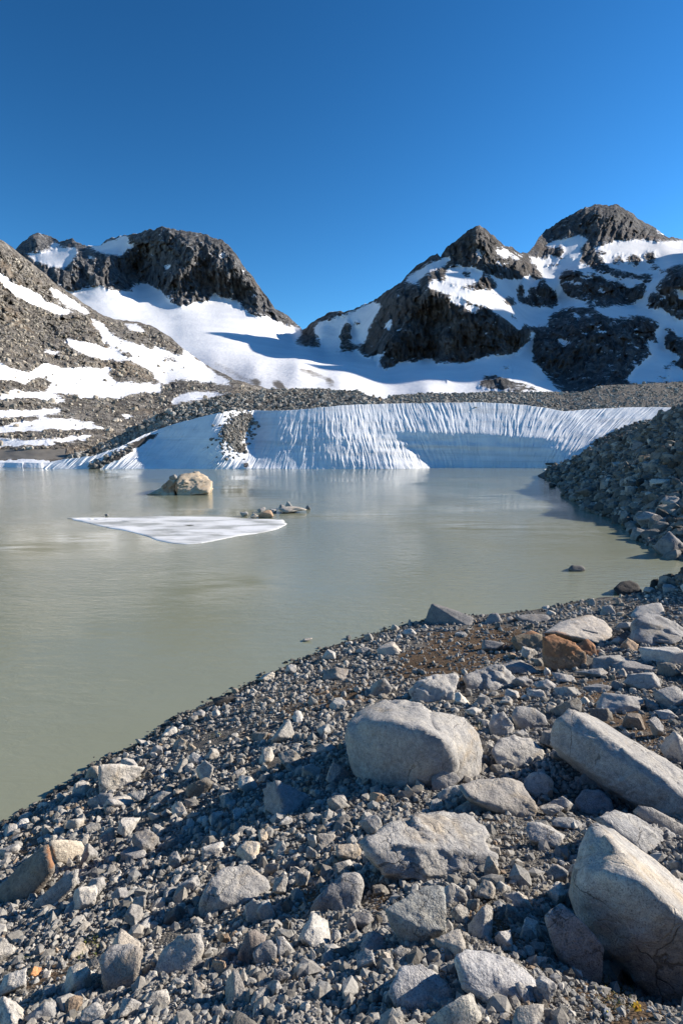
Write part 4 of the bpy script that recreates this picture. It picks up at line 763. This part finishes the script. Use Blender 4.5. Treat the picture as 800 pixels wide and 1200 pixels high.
# --- ice: floe and two small pieces
def ice(name, pts, label, h=.05, gap=.012):
    pts = np.array(pts, float); n = len(pts); t = np.linspace(0, n, n*10, endpoint=False)
    q = np.stack([np.interp(t, np.arange(n+1), np.append(pts[:, k], pts[0, k])) for k in (0, 1)], -1)
    for _ in range(40): q = (np.roll(q, 1, 0)+q*2+np.roll(q, -1, 0))/4
    a, b = ray(q[:, 0], q[:, 1]); Y = -EYE/b; W = np.stack([a*Y, Y], -1)
    W += np.stack([.3*fbm(t*.8, 1.3, 0, 5, .65), 1.0*fbm(t*.45, 7.7, 2, 3, .5)], -1)*min(1, (W[:, 0].max()-W[:, 0].min())/8)
    c = W.mean(0); m = len(W); rings = [(1.0, -.05), (.995, .004), (.985, h*.55), (.965, h)] + [(s, h) for s in np.linspace(.9, .05, 22)]
    V = []
    for s, z in rings:
        p_ = c+(W-c)*s; V.append(np.concatenate([p_, (z + (0 if s > .97 else .018*fbm(p_[:, 0]*1.2, p_[:, 1]*1.2, 3, 4)))[:, None] if s <= .97 else np.full((m, 1), z)], 1))
    V = np.concatenate(V); Fs = []
    for k in range(len(rings)-1):
        i = np.arange(m); j = (i+1) % m; Fs.append(np.stack([k*m+i, k*m+j, (k+1)*m+j, (k+1)*m+i], -1))
    t_ = NT('ice_' + name); g = t_.pos()
    cc = t_.ramp(t_.noise(.35, 5, .62, t_.scaled(g, (1, 2.2, 1)), .5), [(.40, (.36, .37, .35)), (.47, (.55, .56, .55)), (.53, (.70, .71, .70)), (.62, (.80, .81, .81))])
    mt = t_.base(cc, .6, t_.bump(t_.noise(4, 4, .6, g), .3, .03), .3)
    return tag(mesh_np(name, V, np.concatenate(Fs), mt), label, 'ice floe')
ice('ice_floe', [(78,606),(100,606),(135,607),(180,605),(210,606),(250,606),(285,607),(315,608),(334,609),(332,609),(337,613),(331,619.5),(308,624),(284,626.5),(268,631),(252,635),(236,637),(220,637),(192,632.5),(160,626),(132,621),(100,615),(84,610)], 'broad thin grey white ice floe pointed at its left end on the lake', .03)
ice('ice_floe', [(714,603),(720,602),(729,604),(736,607),(733,610),(725,607),(716,606)], 'small curved white scrap of ice near the right bank', .12)
ice('ice_floe', [(636,551),(640,550),(645,551),(640,552.5)], 'tiny white ice fragment by the foot of the snow bank', .15)

# ------------------------------------------------------------------ scattered stones
def gz(px, py):
    """vectorised ray march onto the ground (no fine detail)"""
    a, b = ray(px, py); Y = np.full(len(px), .8); hit = np.zeros(len(px), bool); out = np.full(len(px), np.nan)
    for s in np.geomspace(.8, 100, 420):
        z = GZI(a*s, np.full(len(px), s)); h = (~hit) & (EYE+b*s <= z); out[h] = s; hit |= h
        if hit.all(): break
    return out
# cached ground heights on a polar grid for speed
_ga = np.linspace(-1.1, 1.1, 300); _gl = np.linspace(math.log(.7), math.log(118), 500)
_GA, _GL = np.meshgrid(_ga, _gl); _GZ = ground_z(_GA*np.exp(_GL), np.exp(_GL))
def GZI(x, y):
    u = np.clip((x/y+1.1)/2.2*299, 0, 298.999); v = np.clip((np.log(y)-_gl[0])/(_gl[-1]-_gl[0])*499, 0, 498.999)
    i, j = u.astype(int), v.astype(int); u, v = u-i, v-j
    return (_GZ[j, i]*(1-u)+_GZ[j, i+1]*u)*(1-v)+(_GZ[j+1, i]*(1-u)+_GZ[j+1, i+1]*u)*v
PL = np.array(placed)
def tint_for(n, r, base=1.0):
    g = np.clip(r.normal(.35, .10, n), .12, .60)*base
    w = r.normal(0, .018, n); T = np.stack([g*(1.045+w), g, g*(.915-w)], -1)
    k = r.random(n) < (.035 if base > .9 else .012); T[k] = np.array([.38, .29, .21])*base*r.uniform(.7, 1.3, (k.sum(), 1))
    return T
def rot_mats(n, r, tilt=1.0):
    q = r.normal(size=(n, 4)); q /= np.linalg.norm(q, axis=1)[:, None]
    if tilt < 1: q = q*tilt; q[:, 0] += 1-tilt + .3; q[:, 3] *= 1/tilt; q /= np.linalg.norm(q, axis=1)[:, None]
    w, x, y, z = q.T
    return np.stack([np.stack([1-2*(y*y+z*z), 2*(x*y-z*w), 2*(x*z+y*w)], -1), np.stack([2*(x*y+z*w), 1-2*(x*x+z*z), 2*(y*z-x*w)], -1), np.stack([2*(x*z-y*w), 2*(y*z+x*w), 1-2*(x*x+y*y)], -1)], 1)
def cloud(name, C, S, sub, r, mat, tints, label, cat, ntmp=14, smooth=False, flat=(.45, .8)):
    tm = [rock_shape(r, sub, 14, .04, 10) for _ in range(ntmp)]; Fc0 = tm[0][1]; TV = np.array([t[0] for t in tm])
    n = len(C); k = r.integers(0, ntmp, n); asp = np.stack([np.ones(n), r.uniform(.6, 1, n), r.uniform(flat[0], flat[1], n)], -1)
    V = TV[k]*asp[:, None]*S[:, None, None]; V = np.einsum('nij,nvj->nvi', rot_mats(n, r, .55), V) + C[:, None]
    m = V.shape[1]; Fa = (Fc0[None] + (np.arange(n)*m)[:, None, None]).reshape(-1, 3)
    o = mesh_np(name, V.reshape(-1, 3), Fa, mat, {'tint': np.repeat(tints, m, 0)}, smooth)
    return tag(o, label, cat, kind='stuff')
r1 = np.random.default_rng(21)
# stones between the rocks: size in photo pixels grows towards the lower right
N0 = 15000
sx = r1.uniform(-40, 840, N0); sy = 690 + (1215-690)*r1.random(N0)
shore_y = np.interp(sx, [p[0] for p in SHORE[:24]], [p[1] for p in SHORE[:24]])
ok = sy > shore_y + 2
sx, sy = sx[ok], sy[ok]
Ys = gz(sx, sy); ok = np.isfinite(Ys); sx, sy, Ys = sx[ok], sy[ok], Ys[ok]
rightness = np.clip((sx-430)/250, 0, 1)*np.clip((sy-700)/60, .4, 1)
size_m = np.exp(r1.normal(0, .62, len(sx)))*(.0165+.029*rightness)*np.clip(Ys/3.2, .8, 2.6)**.85
size_m = np.clip(size_m, .01, .16+.1*rightness)
spx = size_m*2/Ys*F
gravelzone = inpoly(sx, sy, [(580,960),(640,955),(660,1010),(620,1060),(560,1010)]) | inpoly(sx, sy, [(330,1110),(450,1130),(450,1215),(300,1215)]) | inpoly(sx, sy, [(430,755),(560,735),(600,740),(540,790),(430,795)]) | inpoly(sx, sy, [(200,870),(330,800),(420,780),(420,800),(250,880)]) | inpoly(sx, sy, [(60,1065),(140,1040),(110,1120),(40,1110)])
ok = (~gravelzone | (spx < 7)) & (spx > 4)
for x, y, w, h in placed:
    e = ((sx-x)/(w*.46+spx*.35))**2 + ((sy-y)/(h*.46+spx*.3))**2; ok &= e > 1
sx, sy, Ys, size_m, spx = sx[ok], sy[ok], Ys[ok], size_m[ok], spx[ok]
order = np.argsort(-spx); keep = []
for i in order:
    if len(keep) > 6500: break
    if keep:
        kk = np.array(keep); d = np.hypot(sx[kk]-sx[i], (sy[kk]-sy[i])*1.15) < (spx[kk]+spx[i])*.40
        if d.any(): continue
    keep.append(i)
keep = np.array(keep); sx, sy, Ys, size_m, spx = sx[keep], sy[keep], Ys[keep], size_m[keep], spx[keep]
Cs = np.stack([ray(sx, sy)[0]*Ys, Ys, 0*Ys], -1); Cs[:, 2] = GZI(Cs[:, 0], Cs[:, 1]) + size_m*.22
TI = tint_for(len(sx), r1); TI[Cs[:, 2] < .08] *= .5
n_ind = 300 - len(placed) - 12
ORD = ['nearest', 'second nearest', 'third nearest', 'fourth nearest', 'fifth nearest', 'sixth nearest', 'seventh nearest', 'eighth nearest', 'ninth nearest', 'tenth nearest', 'eleventh nearest', 'twelfth nearest']
ORD += ['farther %s' % w for w in ('grey', 'pale', 'rough', 'rounded', 'angular', 'flat')]
cnt = {}; inside = [i for i in range(len(sx)) if 2 < sx[i] < 798 and sy[i] < 1196][:n_ind]
near = []
for i in inside:
    d = [math.hypot(sx[i]-a, sy[i]-b) for a, b, _ in shortn]; j = int(np.argmin(d)); dx, dy = sx[i]-shortn[j][0], sy[i]-shortn[j][1]
    side = ('right of' if dx > 0 else 'left of') if abs(dx) > abs(dy) else ('below' if dy > 0 else 'above'); near.append((j, side, d[j], i))
near.sort(key=lambda t: (t[0], t[1], t[2]))
tm3 = [rock_shape(r1, 4, q, .06, 9) for q in (9, 12, 16, 22, 28, 14, 18, 11)]
for j, side, d, i in near:
    k = cnt.get((j, side), 0); cnt[(j, side)] = k+1; g = TI[i].mean()
    kind = 'pale' if g > .42 else ('dark' if g < .29 else 'grey')
    if TI[i][0] > TI[i][2]*1.6: kind = 'brown'
    V, Fc = tm3[r1.integers(0, 8)]; V = V*np.array([1, r1.uniform(.65, 1), r1.uniform(.5, .85)])*size_m[i]
    V = V @ rot_mats(1, r1, .5)[0].T
    link_rock('stone', V+Cs[i], Fc, TI[i]*1.08, '%s stone, %s small one %s the %s' % (kind, ORD[min(k, len(ORD)-1)], side, shortn[j][2]), 'stone', group='small stones between the larger rocks')
rest = np.setdiff1d(np.arange(len(sx)), inside)
big = rest[:1300]; rest = rest[1300:]
cloud('rubble', Cs[big], size_m[big], 3, r1, M_ROCK, TI[big]*1.05, 'loose grey fist sized stones strewn over the near shore slope', 'rubble', 24, True)
cloud('rubble', Cs[rest], size_m[rest], 2, r1, M_ROCK, TI[rest]*1.05, 'loose small stones between the fist sized ones of the near shore slope', 'rubble', 20, False)

# pebbles: density follows the view distance so that the ground reads as gravel everywhere
def pebbles():
    r = np.random.default_rng(5); n = 230000
    px = r.uniform(-60, 860, n); py = 690 + 540*r.random(n)**.9
    sh = np.interp(px, [p[0] for p in SHORE[:24]], [p[1] for p in SHORE[:24]])
    k = py > sh - 5; px, py = px[k], py[k]; Y = gz(px, py); k = np.isfinite(Y); px, py, Y = px[k], py[k], Y[k]
    s = np.clip(np.exp(r.normal(0, .6, len(px)))*.0054*np.clip(Y/2.0, .9, 6)**.78, .003, .06)
    X = ray(px, py)[0]*Y; z = GZI(X, Y) + s*.15
    pat = fbm(X*2.5, Y*2.5, 3, 3)
    so_ = np.zeros(len(px), bool)
    for pl, v in SOIL: so_ |= inpoly(px, py, pl)
    k = (z > -.05) & ~(so_ & (r.random(len(px)) < .62)) & (r.random(len(px)) < .75+pat)
    X, Y, z, s = X[k], Y[k], z[k], s[k]
    T = tint_for(len(X), r, .70); wetk = z < .07; T[wetk] *= .45
    cloud('gravel', np.stack([X, Y, z], -1), s, 1, r, M_PEB, T, 'grey gravel covering the near shore slope', 'gravel', 30, False, (.5, .9))
    
pebbles()
# rubble of the right bank
def bank_rubble():
    r = np.random.default_rng(9); n = 42000
    px = r.uniform(640, 900, n); py = r.uniform(470, 690, n); Y = gz(px, py); k = np.isfinite(Y); px, py, Y = px[k], py[k], Y[k]
    k = (Y > 12.0); px, py, Y = px[k], py[k], Y[k]
    s = np.exp(r.normal(0, .75, len(px)))*.0030*Y**.93; s = np.clip(s, .04, .45); X = ray(px, py)[0]*Y; z = GZI(X, Y)+s*.2; k = z > .02
    X, Y, z, s = X[k], Y[k], z[k], s[k]
    k = np.arange(len(X)) < 26000; T = tint_for(len(X), r, .42)*np.exp(r.normal(0, .3, (len(X), 1)))
    cloud('rubble', np.stack([X, Y, z], -1)[k], s[k], 2, r, M_RUB, T[k], 'dark broken rock covering the steep bank at the right', 'rubble', 16, False, (.35, .7))
bank_rubble()
def moraine_rubble():
    r = np.random.default_rng(11); n = 14000; px = r.uniform(66, 890, n); T0 = mor_top(px); B = np.maximum(bank_top(px)+2, T0+4); py = T0 + (B-T0)*r.random(n)
    Y = moraine_surface(px, py); s = np.clip(np.exp(r.normal(0, .5, n))*.18, .08, .8); C = P(px, py, Y+.1); T = tint_for(n, r, .66)
    cloud('rubble', C, s, 2, r, M_RUB, T, 'dark boulders heaped along the moraine ridge above the snow bank', 'rubble', 14, False, (.5, .9))
    n = 820; px = np.concatenate([r.normal(281, 8, 350), r.normal(274, 9, 350), r.uniform(105, 158, 120)]); py = np.concatenate([r.normal(497, 8, 350), r.normal(513, 9, 350), np.zeros(120)])
    py[700:] = 549 - (px[700:]-105)*.5 + r.normal(0, 2.5, 120)
    bx, bT, bb, bV = BANKV; ii = np.clip(((px-50)/.62).astype(int), 0, len(bx)-1); jj = np.clip(((py-bT[ii])/(bb-bT[ii])*229).astype(int), 0, 229); Cb = bV[jj, ii]
    s = np.clip(np.exp(r.normal(0, .45, n))*.2, .1, .6)
    cloud('rubble', Cb, s, 2, r, M_RUB, tint_for(n, r, .5), 'dark stones fallen in a streak down the snow bank', 'rubble', 10, False, (.5, .9))
moraine_rubble()
def hill_rubble():
    r = np.random.default_rng(13); n = 15000; px = r.uniform(-20, 335, n); py = r.uniform(300, 528, n); T0 = top_hill(px)
    k = (py > T0+3) & ((MH(px, py) < .3) | (r.random(n) < .035)) & ~inpoly(px, py, mud); px, py = px[k], py[k]
    D = np.exp(rbf([(a, b) for a, b, _ in HD], np.log([c for *_, c in HD]), 10.0)(px, py)); s = np.clip(np.exp(r.normal(0, .75, len(px)))*.0011*D, .07, 1.2)
    cloud('rubble', P(px, py, D*.992), s, 2, r, M_RUB, tint_for(len(px), r, .78)*np.array([1.05, 1, .93]), 'scattered grey blocks lying on the left hillside', 'rubble', 12, False, (.45, .8))
hill_rubble()

# ------------------------------------------------------------------ moss, small plants, flowers
def blades(name, spots, cols, per, hgt, label, cat, seed):
    r = np.random.default_rng(seed); Vs, Cc = [], []
    for (x, y, rx, ry, dens) in spots:
        n = int(per*dens*rx*ry/40); px = x + rx*r.normal(0, .5, n); py = y + ry*r.normal(0, .5, n); Y = gz(px, py); k = np.isfinite(Y); px, py, Y = px[k], py[k], Y[k]
        clump = fbm(px/5, py/4, seed, 3); k = clump > -.12; px, py, Y, clump = px[k], py[k], Y[k], clump[k]; n = len(px)
        X = ray(px, py)[0]*Y; z = GZI(X, Y) + .004 + .018*np.clip(clump, 0, 1)*Y/2; a = r.uniform(0, 6.28, n); h = hgt*r.uniform(.5, 1.3, n)*np.clip(Y/2, .8, 3); w = h*.16
        d = np.stack([np.cos(a), np.sin(a), 0*a], -1); B = np.stack([X, Y, z], -1); lean = r.normal(0, .55, (n, 2))*h[:, None]
        Vs.append(np.stack([B-d*w[:, None], B+d*w[:, None], B+np.concatenate([lean*.5, (h*.6)[:, None]], 1)+d*w[:, None]*.8, B+np.concatenate([lean, h[:, None]], 1)], 1).reshape(-1, 3))
        c = np.array(cols)[r.integers(0, len(cols), n)]*r.uniform(.6, 1.3, (n, 1)); Cc.append(np.repeat(c, 4, 0))
    V = np.concatenate(Vs); i = np.arange(0, len(V), 4)[:, None]
    t = NT(name + '_leaf'); t.l(t.attr('tint').outputs['Color'], t.b.inputs['Base Color']); t.b.inputs['Roughness'].default_value = .8
    tag(mesh_np(name, V, i + np.array([[0, 1, 2, 3]]), t.m, {'tint': np.concatenate(Cc)}, False), label, cat, kind='stuff')
BR = [(.16, .09, .04), (.20, .13, .06), (.11, .065, .03), (.24, .17, .08)]; GN = [(.10, .13, .03), (.17, .19, .04), (.22, .20, .05), (.07, .10, .03)]
blades('dry_moss', [(530,765,50,18,.5),(560,785,40,12,.7),(590,745,30,8,.5),(480,785,26,10,.6),(385,815,36,9,.9),(350,835,22,6,.8),(420,790,20,6,.6),(322,905,12,6,1),(290,935,10,5,.8),(403,892,6,8,1.2),(500,800,22,6,.7),(350,1052,16,8,1),(445,1030,30,10,.6),(440,1055,18,10,.7),(545,1068,24,12,.8),(590,1080,26,12,.8),(620,1110,18,16,1),
   (645,1150,16,20,1.3),(600,1195,40,8,.9),(660,1195,20,10,1),(470,1192,40,8,.5),(505,1010,14,6,.6),(610,1035,20,8,.7),(168,1012,6,10,1),(240,860,14,5,.7),(25,985,20,8,.6),(720,860,16,6,.7),(780,855,18,5,.5),(700,855,10,4,.7),(650,775,20,4,.5),(470,945,12,4,.8),(140,1100,30,16,.4),(315,1055,10,6,1),(385,870,10,5,.6)],
   BR, 34, .008, 'brown dry moss and dead stalks growing between the near shore stones', 'moss', 3)
blades('green_plants', [(112,1112,13,14,1.6),(95,1125,8,6,1),(30,1125,14,5,1),(265,938,9,3,1.2),(252,865,10,3,1),(325,868,10,3,.8),(520,1112,5,6,2),(664,993,4,5,1.5),(670,757,10,3,1),(717,757,8,2,1),(372,820,6,3,.8),(562,853,5,4,1),(720,1170,26,24,.9),(750,1150,20,16,.8),(135,1012,8,6,.7),(335,960,6,6,.8),(625,775,10,3,.6)],
   GN, 34, .010, 'tiny yellow green leaves of alpine plants between the stones', 'plants', 4)
def flower(px, py, Rr, petal_c, eye_c, n, label, lift=.03):
    Y = ground_hit(px, py) ; a, b = ray(px, py); Y = Y - .035; top = np.array(P(px, py, Y)); bx, by = top[0], top[1]+.004; bz = float(GZI(np.array([bx]), np.array([by]))[0]) - .004
    root = bpy.data.objects.new('flower', None); col.objects.link(root); root.location = (bx, by, bz); root.empty_display_size = .01; tag(root, label, 'flower')
    o3 = top - np.array([bx, by, bz])
    mp, me_, ms = flat_mat('petal', petal_c, .6, 300, .12), flat_mat('flower_eye', eye_c, .7, 400, .2), flat_mat('stem_green', (.07, .12, .03), .7, 200, .2)
    up = Vector((.15, -.75, .62)).normalized(); q = up.to_track_quat('Z', 'Y')
    Vp, Fp = [], []
    for k in range(n):
        t = 2*math.pi*k/n + .2; loc = []
        for (rr, ww, hh) in ((.22, .10, 0), (.6, .26, .06), (.85, .22, .05), (1, .05, -.02)):
            for s_ in (-1, 1): loc.append((math.cos(t)*rr*Rr - math.sin(t)*ww*s_*Rr, math.sin(t)*rr*Rr + math.cos(t)*ww*s_*Rr, hh*Rr))
        i0 = len(Vp); Vp += [tuple(np.array(q @ Vector(p_)) + o3) for p_ in loc]
        Fp += [[i0+2*m, i0+2*m+1, i0+2*m+3, i0+2*m+2] for m in range(3)]
    mesh_np('petals', np.array(Vp), np.array(Fp), mp, None, True, root)
    D, Fc = ICO[2]; E = np.array([tuple(q @ Vector((v[0]*.3*Rr, v[1]*.3*Rr, v[2]*.18*Rr + .05*Rr))) for v in D]) + o3; mesh_np('flower_centre', E, Fc, me_, None, True, root)
    tt = np.linspace(0, 1, 6); ring = [(math.cos(k*1.5708)*.0009, math.sin(k*1.5708)*.0009) for k in range(4)]
    Vs = np.array([(o3[0]*t*t+cx, o3[1]*t*t+cy, o3[2]*t) for t in tt for cx, cy in ring]); Fs = [[4*i+k, 4*i+(k+1) % 4, 4*i+4+(k+1) % 4, 4*i+4+k] for i in range(5) for k in range(4)]
    mesh_np('stem', Vs, np.array(Fs), ms, None, True, root)
flower(730, 1158, .0125, (.55, .30, .02), (.30, .12, .01), 7, 'upper orange yellow flower in the dark hollow by the pale block')
flower(746, 1181, .0135, (.60, .38, .02), (.35, .15, .01), 7, 'lower yellow flower in the dark hollow by the pale block')
flower(711, 1186, .009, (.62, .62, .62), (.6, .5, .1), 8, 'small white flower in the dark hollow left of the yellow ones')
flower(521, 1099, .0075, (.72, .72, .70), (.75, .50, .03), 8, 'upper tiny white daisy with yellow centre right of the speckled rock')
flower(518, 1114, .0075, (.72, .72, .70), (.75, .50, .03), 8, 'lower tiny white daisy with yellow centre right of the speckled rock')
